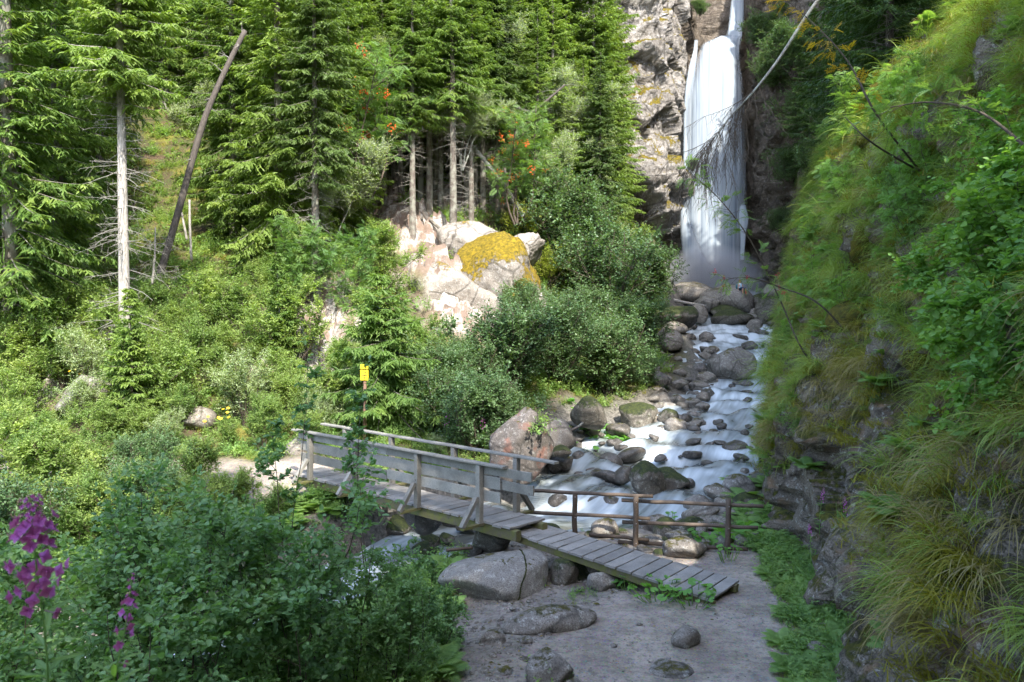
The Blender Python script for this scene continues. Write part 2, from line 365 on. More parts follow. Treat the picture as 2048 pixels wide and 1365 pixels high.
# terraces: the stream falls in short steps
CCz = CC[:, 2]
def stream(Q):
    """distance off the centre / half width, water height, index"""
    r = np.empty((len(Q), 3))
    for i in range(0, len(Q), 20000):
        q = Q[i:i+20000]; D = np.linalg.norm(q[:, None] - CC[None, :, :2], axis=2); k = D.argmin(1)
        r[i:i+20000, 0] = D[np.arange(len(q)), k]; r[i:i+20000, 1] = CCz[k]; r[i:i+20000, 2] = k
    return r[:, 0], r[:, 1], r[:, 2].astype(int)
TP = []   # (px, py, d) ground seen in the picture
TP += [(1300, 1365, 10.3), (1000, 1330, 10.7), (1640, 1180, 13.7), (1450, 1210, 12.9), (1272, 1100, 16.1), (1457, 1110, 15.8), (1100, 1250, 12.3), (1540, 1110, 15.8), (1150, 1190, 13.9),
       (600, 925, 21.5), (520, 945, 21), (420, 960, 21), (250, 955, 21.5), (50, 915, 23), (-200, 930, 24), (350, 850, 26), (640, 880, 24), (800, 885, 24.5), (930, 905, 24),
       (250, 720, 28), (100, 740, 28), (-200, 720, 28), (250, 600, 33), (450, 640, 32), (600, 705, 30), (640, 610, 34), (200, 500, 40), (0, 520, 38), (330, 290, 54), (100, 330, 52), (-300, 500, 38),
       (560, 480, 42), (700, 500, 42), (850, 700, 33), (830, 560, 38), (830, 470, 44), (900, 445, 46), (830, 395, 50), (1000, 415, 51), (940, 560, 40), (700, 390, 50), (1100, 480, 52), (1060, 700, 37),
       (1150, 700, 40), (1200, 800, 34), (1220, 660, 48), (1250, 580, 58), (1330, 560, 66), (1230, 440, 64), (1130, 400, 62), (1330, 860, 29), (1310, 720, 46), (1280, 800, 35), (1050, 860, 27), (1120, 880, 26.5),
       (1390, 1000, 20.5), (1440, 960, 22), (1330, 1060, 18.2), (1500, 960, 22), (1520, 1050, 18), (1580, 700, 46), (1600, 620, 60), (1590, 860, 29), (1100, 1150, 15.3), (960, 1180, 14.6)]
TW = [P(*t) for t in TP]
TW += [(0, 0, 3.25), (-3, 0, 3.1), (3, 0, 3.3), (-2, 3, 2.2), (2, 3, 2.1), (-2, 6, .9), (2, 6, .7), (3.5, 8, .2), (0, 8.5, .1), (-2, 9, -.1), (-4, 7, .0), (-6, 7, -.5), (-5, 10, -.8), (-9, 8, -1.2),
       (-9, 3, 1.0), (-15, 3, 0), (-20, 10, -1.5), (-13, 13, -1.2), (-10, 15, -.6), (-7, 17.5, -.2), (-15, 18, 0), (-25, 20, 1.5), (-40, 25, 5), (-2.2, 12.5, -.4), (5.5, 8, .3), (8, 12, .5), (12, 25, .2),
       (-50, 40, 17), (-60, 80, 48), (-30, 62, 24), (-20, 80, 40), (0, 80, 40), (-10, 66, 27), (2, 72, 24), (6, 75, 20), (9, 67, 9), (12, 68.5, 7), (15, 71, 6.5), (16, 80, 7), (19, 78, 6.5), (22, 73, 6.5), (25, 68, 6.5), (12, 95, 38), (30, 100, 45), (-40, 100, 60), (0, 100, 55), (22, 62, 5.5), (30, 60, 7), (-40, 60, 27),
       (0, -8, 6), (-10, -8, 5.5), (12, -8, 7), (0, -25, 16), (-25, -10, 3), (-20, -25, 13), (20, -25, 20), (40, -10, 20), (45, 40, 20), (40, 20, 15)]
TW = np.array([list(t) for t in TW])
_tz = rbf(TW[:, :2], TW[:, 2], lambda r: r)
# the foot path: world polyline
PATH = np.array([[.8, 5.5], [1.6, 9], [2.6, 11.5], [4.0, 13.2], [4.8, 15.2]]); PATH2 = np.array([[-5.6, 20.6], [-9, 21.2], [-13, 21.8], [-20, 24], [-30, 26]])
def dpoly(Q, A):
    d = np.full(len(Q), 1e9)
    for a, b in zip(A[:-1], A[1:]):
        t = np.clip(((Q - a) @ (b - a)) / ((b - a) @ (b - a)), 0, 1)[:, None]; d = np.minimum(d, np.linalg.norm(Q - a - t * (b - a), axis=1))
    return d
def pathmask(Q):
    d1 = dpoly(Q, PATH); n_ = fbm(np.c_[Q, Q[:, 0] * 0], 3, 5) * .5
    m1 = 1 - sstep(1.6, 2.5, d1 + n_); m2 = 1 - sstep(.8, 1.5, dpoly(Q, PATH2) + n_)
    return np.maximum(m1, m2)
def Z(Q, detail=True):
    Q = np.asarray(Q, float); z = _tz(Q); off, wz, k = stream(Q); hw = HW[k]
    q3 = np.c_[Q, np.zeros(len(Q))]
    if detail:
        pm = pathmask(Q); amp = np.where(Q[:, 1] > 23, .55, .16) * (1 - .8 * pm)
        z = z + amp * fbm(q3 * .55, 5, 3) + .05 * fbm(q3 * 3.1, 3, 9) * (1 - .6 * pm)
    e = sstep(.75, 1.25, off / hw)
    bed = wz - .35 + .12 * fbm(q3 * 1.5, 3, 8)
    z = bed * (1 - e) + np.maximum(z, wz + .05) * e
    return z
# steep bank on the right: x as a function of (y, z)
BK = [(-12, 3, 4.6), (-12, 9, 9), (-12, 14, 13), (3, 0, 3.3), (3, 3.5, 3.9), (3, 6, 4.6), (3, 9, 6.6), (3, 14, 10.5), (8, -1, 3.5), (8, .8, 3.95), (8, 2.5, 4.4), (8, 5, 5.2), (8, 9, 6.9), (8, 14, 10.5),
      (10.3, -1, 3.9), (10.3, 0, 4.3), (11, 0, 4.6), (11, 2.2, 5.5), (11, 5, 6.3), (11, 9, 7.6), (11, 14, 11.5), (14, -1, 5.2), (14, 0, 5.3), (14, 2.4, 5.95), (14, 5, 6.8), (14, 9, 8.1), (14, 14, 12),
      (17, -1, 5.3), (17, 0, 5.45), (17, 2, 6.1), (17, 4.5, 6.8), (17, 9, 8.4), (17, 14, 12.5), (20, -1, 6.4), (20, 0, 6.5), (20, 5, 7.6), (20, 9.4, 8.8), (20, 15, 13), (24, -1, 7.8), (24, 0, 8.1), (24, 5, 9.1), (24, 10, 10.8), (24, 16, 15),
      (35, -1, 11.2), (35, 0, 11.6), (35, 6, 13), (35, 15, 16.5), (35, 22, 22), (50, 1, 16.4), (50, 2, 16.7), (50, 10, 18), (50, 20, 22), (50, 30, 30), (62, 3, 21), (62, 15, 22.6), (62, 30, 27),
      (3, 26, 24), (14, 26, 24), (24, 28, 25), (-12, 26, 26)]
BK = np.array(BK, float); _g = rbf(BK[:, :2], BK[:, 2], lambda r: r)
def G(y, z, detail=True):
    """x of the bank face at depth y and height z"""
    y = np.atleast_1d(np.asarray(y, float)); z = np.atleast_1d(np.asarray(z, float)); x = _g(np.c_[y, z])
    if detail:
        q = np.c_[x * .8, y, z]
        x = x - .75 * fbm(q * .42, 4, 31) - .12 * fbm(q * np.array([1.1, 1.1, 1.5]), 4, 77) - .75 * facets(strata(q + .3 * fbm(q, 2, 5)[:, None], (.55, .55, .9)), 33) - .35 * facets(strata(q + .2 * fbm(q * 2, 2, 6)[:, None], (1.5, 1.5, 2.6)), 43)
    return x
_hx, _hy = np.arange(-45, 30.1, .3), np.arange(4, 96.1, .3)
_HX, _HY = np.meshgrid(_hx, _hy); _hq = np.c_[_HX.ravel(), _HY.ravel()]
_o, _w, _k = stream(_hq); _HZ = np.maximum(Z(_hq, False), np.where(_o < HW[_k], _w, -99)).reshape(_HX.shape)
_ray = np.arange(6, 95, .12)
def hz(x, y):
    u = np.clip((x + 45) / .3, 0, len(_hx) - 1.001); v = np.clip((y - 4) / .3, 0, len(_hy) - 1.001); i, j = u.astype(int), v.astype(int); f, g = u - i, v - j
    return (_HZ[j, i] * (1 - f) + _HZ[j, i+1] * f) * (1 - g) + (_HZ[j+1, i] * (1 - f) + _HZ[j+1, i+1] * f) * g
def hit(px, py, dmin=6):
    """first ground point under a photo pixel"""
    d = _ray[_ray >= dmin]; a = (px - 1024) / F * d; b = (682.5 - py) / F * d
    pts = np.c_[a, d * CP + b * SP_, CAMZ - d * SP_ + b * CP]; g_ = hz(pts[:, 0], pts[:, 1]) >= pts[:, 2]
    i = int(np.argmax(g_)) if g_.any() else len(d) - 1
    return pts[i], d[i]
def hitB(px, py, dmin=4, dmax=60):
    d = np.arange(dmin, dmax, .1); pts = np.array([P(px, py, q) for q in d]); g_ = pts[:, 0] >= G(pts[:, 1], pts[:, 2], False)
    i = int(np.argmax(g_)) if g_.any() else len(d) - 1
    return pts[i], d[i]

# ------------------------------------------------------------------ terrain
def lines(a, b, c0, c1, fine, grow_):
    r = list(np.arange(c0, c1, fine)); s_ = fine; x = c0
    while x > a: s_ = min(s_ * grow_, 1.3); x -= s_; r.insert(0, x)
    s_ = fine; x = r[-1]
    while x < b: s_ = min(s_ * grow_, 1.3); x += s_; r.append(x)
    return np.array(r)
gx = lines(-62, 46, -7, 6.5, .11, 1.03); gy = lines(-28, 104, 9, 20, .11, 1.018)
X, Y = np.meshgrid(gx, gy); Q = np.c_[X.ravel(), Y.ravel()]; zz = Z(Q)
idx = np.arange(len(Q)).reshape(X.shape)
FQ = np.stack([idx[:-1, :-1], idx[:-1, 1:], idx[1:, 1:], idx[1:, :-1]], -1).reshape(-1, 4)
off, wz, kk = stream(Q)
shore = 1 - sstep(1.0, 1.7, off / HW[kk])
soilpts = [hit(px, py)[0] for px, py in ((630, 640), (650, 590), (850, 500), (880, 560), (800, 440), (860, 470), (640, 700), (100, 740), (930, 640), (760, 400), (900, 400))]
soil = np.zeros(len(Q))
for sp in soilpts: soil = np.maximum(soil, 1 - sstep(1.2, 3.2, np.linalg.norm(Q - sp[:2], axis=1) + 1.4 * fbm(np.c_[Q, zz] * .7, 3, 4)))
_sz = soil > .02; zz = zz + 0.; zz[_sz] += (soil * (1.5 * facets(np.c_[Q, zz] * np.array([.8, .8, 1.2]), 5) + .7 * facets(np.c_[Q, zz] * 1.9, 6)))[_sz]
near = 1 - sstep(1.0, 5.0, np.maximum(0, np.maximum(np.abs(Q[:, 0] - 1.5) - 3.5, np.abs(Q[:, 1] - 13) - 5)) + fbm(np.c_[Q, zz], 3, 6))
def terrain_mat():
    s = NT("terrain_ground"); g = s.geo()
    n1 = s.noise(g, 1.3, 6, .65); n2 = s.noise(g, 9, 6, .7); n3 = s.noise(g, 60, 4, .75)
    floor = s.mix(s.ramp(n1, [(.4, 0.0), (.6, 1.0)]), (.085, .055, .03), (.055, .075, .014))
    floor = s.mix(s.ramp(s.noise(g, .5, 4), [(.5, 0.0), (.62, .9)]), floor, (.16, .15, .018))
    floor = s.mix(s.ramp(n2, [(.4, .5), (.6, 0.0)]), floor, (.03, .024, .014))
    flat_ = s.ramp(s.math('ADD', s.sep(s.geo("Normal"))[2], s.math('MULTIPLY', s.math('SUBTRACT', n1, .5), 1.2)), [(.66, 0.0), (.84, 1.0)])
    rockc = s.mix(s.ramp(n2, [(.36, 0.0), (.56, 1.0)]), (.20, .17, .145), (.42, .39, .35)); rockc = s.mix(s.ramp(s.noise(g, 3.2, 7, .7), [(.42, .8), (.52, 0.0)]), rockc, (.12, .09, .07))
    dust = s.mix(flat_, rockc, s.mix(n2, (.10, .065, .045), (.27, .20, .155)))
    path = s.mix(s.ramp(n1, [(.38, 0.0), (.62, 1.0)]), (.23, .19, .15), (.40, .335, .27)); path = s.mix(s.ramp(n2, [(.36, .7), (.52, 0.0)]), path, (.12, .105, .09))
    v = s.n("ShaderNodeTexVoronoi", Vector=g, Scale=26).outputs; path = s.mix(s.ramp(v[0], [(.0, .75), (.5, 0.0)]), path, s.mix(1.0, v[1], (.50, .45, .40), 'MULTIPLY'))
    bedc = s.mix(s.ramp(n2, [(.38, 0.0), (.6, 1.0)]), (.06, .054, .046), (.20, .185, .16))
    c = s.mix(s.attr("soil"), floor, dust)
    c = s.mix(s.attr("near"), c, s.mix(.5, bedc, path)); c = s.mix(s.attr("shore"), c, bedc); c = s.mix(s.attr("path"), c, path)
    h = s.math('ADD', s.math('MULTIPLY', n2, .7), s.math('ADD', s.math('MULTIPLY', n3, .35), s.math('MULTIPLY', v[0], -.35)))
    return s.done(s.n("ShaderNodeBsdfPrincipled", Base__Color=c, Roughness=.95, Normal=s.bump(h, .9, .035)))
obj("ground", mesh_np("ground", np.c_[Q, zz], FQ, terrain_mat(), {"path": pathmask(Q), "soil": soil, "shore": shore, "near": near}, True), kind="structure")

# the bank
by = np.unique(np.concatenate([np.arange(-12, 4, .5), np.arange(4, 20, .13), np.arange(20, 40, .3), np.arange(40, 66, .6)]))
bz = np.unique(np.concatenate([np.arange(-2.5, 0, .25), np.arange(0, 10, .12), np.arange(10, 15, .3), np.arange(15, 31, 1.2)]))
BY, BZ = np.meshgrid(by, bz); bx = G(BY.ravel(), BZ.ravel()); idx = np.arange(len(bx)).reshape(BY.shape)
FQ = np.stack([idx[:-1, :-1], idx[1:, :-1], idx[1:, 1:], idx[:-1, 1:]], -1).reshape(-1, 4)
VB = np.c_[bx, BY.ravel(), BZ.ravel()]
# crags: push the face out and down a little with a second noise so that ledges overhang
qn = VB * np.array([.9, .9, .9]); VB[:, 2] -= .22 * fbm(qn + 40, 4, 12, True) * sstep(-.5, 1, VB[:, 2])
obj("bank_slope", mesh_np("bank", VB, FQ, M['bank'], None, True), kind="structure")

# cliff beside and behind the waterfall
plan = [(1060, 60), (1140, 64), (1235, 66), (1300, 67), (1350, 68), (1372, 71), (1382, 75), (1390, 79), (1430, 79.5), (1478, 79), (1494, 75), (1505, 72), (1550, 70), (1600, 67), (1660, 62), (1740, 55), (1830, 50)]
PL = catmull(np.array([[(a - 1024) / F * b, b] for a, b in plan]), 22)
cz = np.r_[np.arange(2, 34, .22), np.arange(34, 52, .8)]; u = np.arange(len(PL)); UU, ZZ = np.meshgrid(u, cz)
tang = nrm(np.gradient(PL, axis=0)); nout = np.c_[tang[:, 1], -tang[:, 0]]          # towards the camera
base = PL[UU.ravel()]; no = nout[UU.ravel()]; zc = ZZ.ravel(); q = np.c_[base, zc]
pxu = np.interp(np.arange(len(PL)), np.arange(len(plan)) * 22, [a for a, b in plan])[UU.ravel()]
wq = q + .8 * np.stack([fbm(q * .5 + k * 7, 3, 60 + k) for k in range(3)], 1)
dsp = 1.1 * fbm(q * np.array([.22, .22, .16]), 3, 51) + 1.5 * facets(strata(wq, (.22, .22, .42)), 3) + .65 * facets(strata(wq, (.55, .55, 1.1)), 13) + .22 * facets(strata(wq, (1.3, 1.3, 2.6)), 23) + .12 * fbm(q * 2.4, 4, 71)
left = 1 - sstep(1372, 1392, pxu); right_ = sstep(1488, 1510, pxu)
zb = 17.5 - (pxu - 1230) * .033 + 1.3 * fbm(q * .35, 3, 15)
dsp = dsp - left * 2.6 * (1 - sstep(-.6, .9, zc - zb)) - left * np.maximum(0, zc - zb) * .10
dsp = dsp * (1 - .6 * (1 - left) * (1 - right_)) - right_ * (zc - 6) * .06

V = np.c_[base + no * dsp[:, None], zc + .3 * fbm(q * .6, 3, 44)]
idx = np.arange(len(V)).reshape(UU.shape); FQ = np.stack([idx[:-1, :-1], idx[:-1, 1:], idx[1:, 1:], idx[1:, :-1]], -1).reshape(-1, 4)
fz, fp = zc.reshape(UU.shape)[:-1, :-1].ravel(), pxu.reshape(UU.shape)[:-1, :-1].ravel(); fb = zb.reshape(UU.shape)[:-1, :-1].ravel()
me = mesh_np("cliff", V, FQ, M['cliff'], None, True); me.materials.append(M['cliff_brown'])
me.polygons.foreach_set("material_index", ((fz < fb - .4) | (fp > 1382)).astype(np.int32))
obj("cliff", me, kind="structure")

# ------------------------------------------------------------------ water
def water_mat():
    s = NT("stream_water"); uv = s.n("ShaderNodeUVMap").outputs[0]
    a = s.noise(s.scale(uv, (1.15, .38, 1)), 1.0, 3, .5, .6); b = s.noise(s.scale(uv, (6, .5, 1)), 1.0, 3, .5, .4); g = s.noise(s.geo(), 1.1, 4)
    f = s.math('ADD', s.math('MULTIPLY', a, .6), s.math('ADD', s.math('MULTIPLY', b, .25), s.math('MULTIPLY', g, .15)))
    f = s.math('ADD', f, s.math('MULTIPLY', s.attr("foam"), .22))
    c = s.ramp(f, [(.40, (.075, .08, .07)), (.50, (.17, .19, .185)), (.63, (.36, .40, .415)), (.80, (.62, .67, .70))])
    bb = s.bump(s.math('ADD', a, s.math('MULTIPLY', b, .5)),   .2, .10)
    p = s.n("ShaderNodeBsdfPrincipled", Base__Color=c, Roughness=s.ramp(f, [(.42, .16), (.62, .55)]), Normal=bb); p.inputs["Specular IOR Level"].default_value = .45
    return s.done(p)
nl = 70; ts = np.linspace(-1.45, 1.45, nl); s_i = np.arange(0, len(CC) - 1, .34)
cx = np.stack([np.interp(s_i, np.arange(len(CC)), c) for c in (CC[:, 0], CC[:, 1], CCz)], 1); hwi = np.interp(s_i, np.arange(len(CC)), HW); dsi = np.interp(s_i, np.arange(len(CC)), ds)
tg = nrm(np.gradient(cx[:, :2], axis=0)); sdv = np.c_[-tg[:, 1], tg[:, 0]]
V = np.empty((len(s_i), nl, 3)); V[..., :2] = cx[:, None, :2] + sdv[:, None] * (ts[None, :, None] * hwi[:, None, None]); V[..., 2] = cx[:, 2:3]
Vf = V.reshape(-1, 3); UVw = np.stack(np.meshgrid(ts, dsi), -1).reshape(-1, 2); UVw[:, 0] *= np.repeat(hwi, nl)
ph = UVw[:, 1] + 1.6 * fbm(np.c_[UVw[:, 0] * .55, UVw[:, 1] * .25, UVw[:, 0] * 0], 3, 81)
Vf[:, 2] += .10 * np.sin(ph * 2.1 + 1.3 * np.sin(ph * .6)) * (UVw[:, 1] > 8)
flow = np.c_[UVw[:, 0] * 1.1, UVw[:, 1] * .75, UVw[:, 0] * 0]
bumpz = .24 * fbm(flow * .8, 2, 91) + .07 * fbm(flow * np.array([2.2, 1.1, 1]), 2, 95)
Vf[:, 2] += bumpz * np.clip(1 - (np.abs(UVw[:, 0]) / np.repeat(hwi, nl) - 1) * 2, 0, 1)
gradz = np.gradient(Vf[:, 2].reshape(len(s_i), nl), axis=0).ravel(); foam = np.clip(-gradz / .035, -.3, 1.3)
idx = np.arange(len(Vf)).reshape(len(s_i), nl); FQ = np.stack([idx[:-1, :-1], idx[:-1, 1:], idx[1:, 1:], idx[1:, :-1]], -1).reshape(-1, 4)
obj("stream_water", mesh_np("stream_water", Vf, FQ, water_mat(), {"foam": foam}, True, UVw), kind="structure")

def fall_mat():
    s = NT("falling_water"); uv = s.n("ShaderNodeUVMap").outputs[0]
    a = s.noise(s.scale(uv, (1.6, .07, 1)), 1.0, 5, .6, .1); b = s.noise(s.scale(uv, (9, .10, 1)), 1.0, 5, .7, .1)
    e = s.attr("edge")
    st = s.math('ADD', s.math('MULTIPLY', a, .6), s.math('MULTIPLY', b, .4))
    c = s.ramp(st, [(.36, (.17, .21, .27)), (.46, (.30, .35, .40)), (.60, (.46, .50, .53))])
    al = s.math('SUBTRACT', s.math('ADD', e, s.math('MULTIPLY', st, 1.1)), .52)
    al = s.ramp(al, [(.0, 0.0), (.55, 1.0)])
    d = s.n("ShaderNodeBsdfDiffuse", Color=c); t = s.n("ShaderNodeBsdfTranslucent", Color=c)
    m = s.n("ShaderNodeMixShader"); s.set(m.inputs[0], .3); s.set(m.inputs[1], d); s.set(m.inputs[2], t)
    tr = s.n("ShaderNodeBsdfTransparent"); m2 = s.n("ShaderNodeMixShader"); s.set(m2.inputs[0], al); s.set(m2.inputs[1], tr); s.set(m2.inputs[2], m)
    return s.done(m2)
FM = fall_mat()
def fall_sheet(rows, n=46, bulge=1.2, seed=1, nm="water_sheet"):
    rows = np.array(rows, float); R = catmull(rows, 14); u = np.linspace(0, 1, n); V = []; E = []; U = []
    for k, (py, l, r, d) in enumerate(R):
        for uu in u:
            V.append(P(l + (r - l) * uu, py, d - bulge * math.sin(math.pi * uu) * min(1, (r - l) / 60))); E.append(min(1, min(uu, 1 - uu) * 3.2, k * .12 + .25)); U.append(((l + (r - l) * uu - 1365) * .045, py * .045))
    V = np.array(V); U = np.array(U); V[:, 1] -= .10 * fbm(np.c_[U[:, 0] * .9, U[:, 1] * .12, U[:, 0] * 0], 4, seed)
    idx = np.arange(len(V)).reshape(len(R), n); FQ = np.stack([idx[:-1, :-1], idx[:-1, 1:], idx[1:, 1:], idx[1:, :-1]], -1).reshape(-1, 4)
    return mesh_np(nm, V, FQ, FM, {"edge": np.array(E)}, True, U)
wf = obj("waterfall", None, label="tall white waterfall dropping down the gorge between the cliffs", cat="waterfall")
obj("main_fall", fall_sheet([(72, 1440, 1480, 75), (86, 1408, 1478, 74), (100, 1398, 1478, 73), (130, 1389, 1480, 72.3), (200, 1372, 1490, 71.7), (300, 1366, 1493, 71.3), (400, 1362, 1493, 71), (470, 1360, 1490, 70.8), (530, 1370, 1486, 70.6), (565, 1375, 1488, 70.4), (600, 1380, 1492, 70.2)]), wf)
obj("upper_fall", fall_sheet([(-160, 1474, 1502, 78), (-80, 1470, 1498, 77.5), (0, 1462, 1491, 76.6), (50, 1456, 1487, 75.8), (95, 1446, 1480, 74.6), (120, 1440, 1478, 74)], 16, .5, 3), wf)
obj("side_fall", fall_sheet([(80, 1389, 1396, 73.6), (104, 1386, 1395, 73.3), (140, 1376, 1392, 72.6), (200, 1368, 1390, 71.8), (290, 1366, 1388, 71.2), (360, 1364, 1382, 70.9)], 12, .3, 5), wf)
obj("low_spray", fall_sheet([(415, 1360, 1376, 70.2), (450, 1360, 1384, 69.9), (490, 1362, 1400, 69.6), (530, 1368, 1424, 69.2), (560, 1374, 1450, 68.9), (600, 1376, 1480, 68.6)], 24, .9, 7), wf)
obj("side_spray", fall_sheet([(410, 1478, 1492, 70.6), (440, 1476, 1497, 70.3), (470, 1480, 1492, 70.2), (520, 1480, 1488, 70.1)], 10, .4, 9), wf)
def mist():
    s = NT("spray_mist"); t = s.n("ShaderNodeTexCoord").outputs["Object"]
    ln = s.n("ShaderNodeVectorMath", _operation='LENGTH', i0=t).outputs["Value"]
    dn = s.math('MULTIPLY', s.ramp(ln, [(.15, 1.0), (1.0, 0.0)]), .8)
    v = s.n("ShaderNodeVolumePrincipled"); v.inputs["Color"].default_value = (.95, .97, 1, 1); s.set(v.inputs["Density"], dn)
    s.t.links.new(v.outputs[0], s.out.inputs[1]); return s.m
import bmesh
def ico(sub):
    bm = bmesh.new(); bmesh.ops.create_icosphere(bm, subdivisions=sub, radius=1); V = np.array([v.co[:] for v in bm.verts]); Fc = np.array([[v.index for v in f.verts] for f in bm.faces]); bm.free(); return V, Fc
ICO = {k: ico(k) for k in (1, 2, 3, 4, 5)}
mc_ = P(1420, 565, 67.5)
obj("mist", mesh_np("mist", *ICO[3], mist(), None, True), loc=mc_, scale=(5.0, 3.0, 3.4), kind="stuff")
# ------------------------------------------------------------------ rocks
def rock_mesh(name, seed, mat, sub=4, planes=12, sharp=9, amp=.07, tall=1.0):
    rng = np.random.default_rng(seed); V, Fc = ICO[sub]; n = nrm(V)
    pl = nrm(rng.normal(size=(planes, 3))); dd = rng.uniform(.72, 1.0, planes)
    dots = np.maximum(n @ pl.T, .02) / dd
    r = (dots ** sharp).sum(1) ** (-1 / sharp); r = np.minimum(r, 1.15)
    r = r * (1 + amp * fbm(n * 2.3 + seed, 4, seed) + amp * .45 * fbm(n * 7 + seed, 3, seed + 3, True))
    return mesh_np(name, n * r[:, None] * np.array([1, 1, tall]), Fc, mat, None, True)
RM = {}
for k in range(7): RM['rock', k] = rock_mesh("rock_shape", 10 + k, M['rock'], 3, 9 + k, 8 + 3 * k, .09)
for k in range(6): RM['wet', k] = rock_mesh("wet_rock_shape", 30 + k, M['rock_wet'], 3, 8 + k, 9 + 3 * k, .10)
for k in range(5): RM['mossy', k] = rock_mesh("mossy_rock_shape", 50 + k, M['rock_mossy'], 4, 12, 7)
for k in range(4): RM['crag', k] = rock_mesh("crag_shape", 70 + k, M['rock'], 4, 9, 22, .09)
rr = random.Random(4)
def place_rock(px, pyb, wpx, asp, mesh, label, group=None, d=None, sink=.28, depth=.85, rot=None, name="rock", tilt=0.0):
    """rock whose visible foot is at (px, pyb), wpx wide, height asp*width"""
    if d is None: p, d = hit(px, pyb)
    else: p = P(px, pyb, d)
    wm = wpx / F * d; r = wm / 2; h = wm * asp
    rz = h / (2 - 2 * sink); c = np.array([p[0], p[1] + r * depth * .6, p[2] + rz * (1 - 2 * sink)])
    return obj(name, mesh, None, c, (tilt, rr.uniform(-.12, .12), rr.uniform(0, 6.28) if rot is None else rot), (r, r * depth if rot is not None else r, rz), label, "rock", group)
# boulders one by one
big = rock_mesh("big_boulder", 3, M['rock_big'], 5, 9, 7, .04)
bigb = place_rock(1002, 1220, 236, .40, big, "big pale grey boulder with a mossy crack below the bridge end", d=14.2, sink=.24, rot=.25, name="boulder", depth=.75)
place_rock(1100, 1268, 180, .20, RM['rock', 0], "low pale rock half buried in gravel before the big boulder", d=12.0, sink=.3, rot=.3, depth=.55)
place_rock(1130, 1172, 60, .8, RM['mossy', 0], "round brown rock beside the big boulder under the ramp", sink=.15)
place_rock(1205, 1180, 52, .62, RM['crag', 1], "angular brown rock in shade under the middle of the ramp", sink=.2)
place_rock(1165, 1150, 22, .9, RM['rock', 1], "small round pale rock wedged under the ramp", sink=.1)
place_rock(1372, 1296, 58, .62, RM['rock', 2], "small grey rock set in the gravel path")
place_rock(1100, 1372, 92, .62, RM['crag', 2], "jagged grey rock at the path with leafy sprigs beside it", sink=.2)
place_rock(1010, 1350, 34, .35, RM['rock', 3], "flat dark stone lying on the gravel near the bottom")
place_rock(985, 1300, 46, .7, RM['crag', 3], "pale stone at the edge of the big leafy shrub", sink=.25)
place_rock(1148, 1384, 42, .5, RM['rock', 4], "grey stone beside the jagged rock on the path")
place_rock(1345, 1352, 90, .18, RM['rock', 3], "low cracked grey rock in the path at the bottom", sink=.4)
place_rock(1640, 1310, 40, .5, RM['rock', 5], "small grey stone at the right verge of the path")
red = rock_mesh("red_boulder", 8, M['rock_red'], 5, 9, 9, .09)
o = place_rock(1046, 948, 118, 1.12, red, "tall reddish grey boulder with red lichen beside the bridge rail", d=21.5, sink=.12, rot=.9, name="boulder", depth=.8); o.rotation_euler = (0, .45, .6)
place_rock(1108, 897, 84, .62, RM['rock', 0], "rounded grey boulder behind the reddish boulder at the water", d=24.5, sink=.15, name="boulder")
place_rock(1122, 912, 40, .55, RM['mossy', 2], "small mossy rock at the foot of the reddish boulder", d=23)
place_rock(1130, 938, 36, .8, RM['wet', 0], "dark wet rock in white water beside the reddish boulder", sink=.15)
place_rock(1158, 922, 26, .7, RM['wet', 1], "small dark rock in the rapids left of the little falls")
place_rock(1250, 967, 42, .72, RM['wet', 2], "dark pointed rock amid the rapids before the mossy boulders", sink=.15)
place_rock(1302, 1000, 74, .95, RM['mossy', 1], "mossy dark boulder behind the log fence, left of a pair", sink=.12, name="boulder")
place_rock(1342, 984, 72, .6, RM['mossy', 3], "broad mossy boulder leaning behind the fence, right of a pair", sink=.12, name="boulder")
place_rock(1378, 1075, 66, .6, RM['mossy', 4], "mossy rock seen between the fence rails", sink=.2)
place_rock(1310, 1060, 60, .45, RM['rock', 6], "pale flat rock behind the second fence post")
place_rock(1375, 1118, 78, .5, RM['crag', 0], "brown rock behind the lower end of the ramp", sink=.2)
place_rock(1215, 1078, 56, .6, RM['rock', 0], "grey rock at the water between the first fence posts", sink=.1)
place_rock(1470, 763, 96, .62, RM['crag', 2], "large slanted grey boulder midway up the stream", sink=.1, name="boulder", rot=.3).rotation_euler = (.1, -.2, .3)
place_rock(1466, 624, 104, .50, RM['rock', 3], "large rounded brown boulder below the waterfall where the hiker sits", d=61, sink=.15, name="boulder")
place_rock(1470, 656, 76, .55, RM['mossy', 2], "green mossy boulder under the hiker's boulder", d=57.5, sink=.1, name="boulder")
place_rock(1392, 600, 96, .36, RM['rock', 5], "sunlit flat boulder at the left foot of the waterfall", d=64, sink=.2, name="boulder")
place_rock(1398, 646, 34, 1.0, RM['crag', 3], "upright slab rock left of the green mossy boulder", d=57.5, sink=.1)
place_rock(1415, 620, 50, .5, RM['crag', 1], "striped angular rock between the two upper boulders", d=60, sink=.1)
place_rock(1548, 648, 70, .75, RM['mossy', 0], "craggy mossy boulder right of the hiker's boulder", d=57, sink=.1, name="boulder")
place_rock(1568, 604, 64, .6, RM['crag', 0], "grey boulder with a sunlit patch right of the waterfall foot", d=62, sink=.1, name="boulder")
place_rock(1338, 706, 56, .8, RM['crag', 3], "reddish brown boulder at the left edge of the rock field", sink=.12, name="boulder")
place_rock(1350, 672, 50, .55, RM['rock', 2], "sunlit pale boulder at the left bank of the upper pool", sink=.15, name="boulder")
place_rock(1322, 812, 50, .55, RM['rock', 4], "smooth egg shaped boulder left of the stream", sink=.12)
place_rock(1278, 852, 84, .48, RM['mossy', 1], "long mossy boulder under the butterbur leaves", sink=.15, name="boulder")
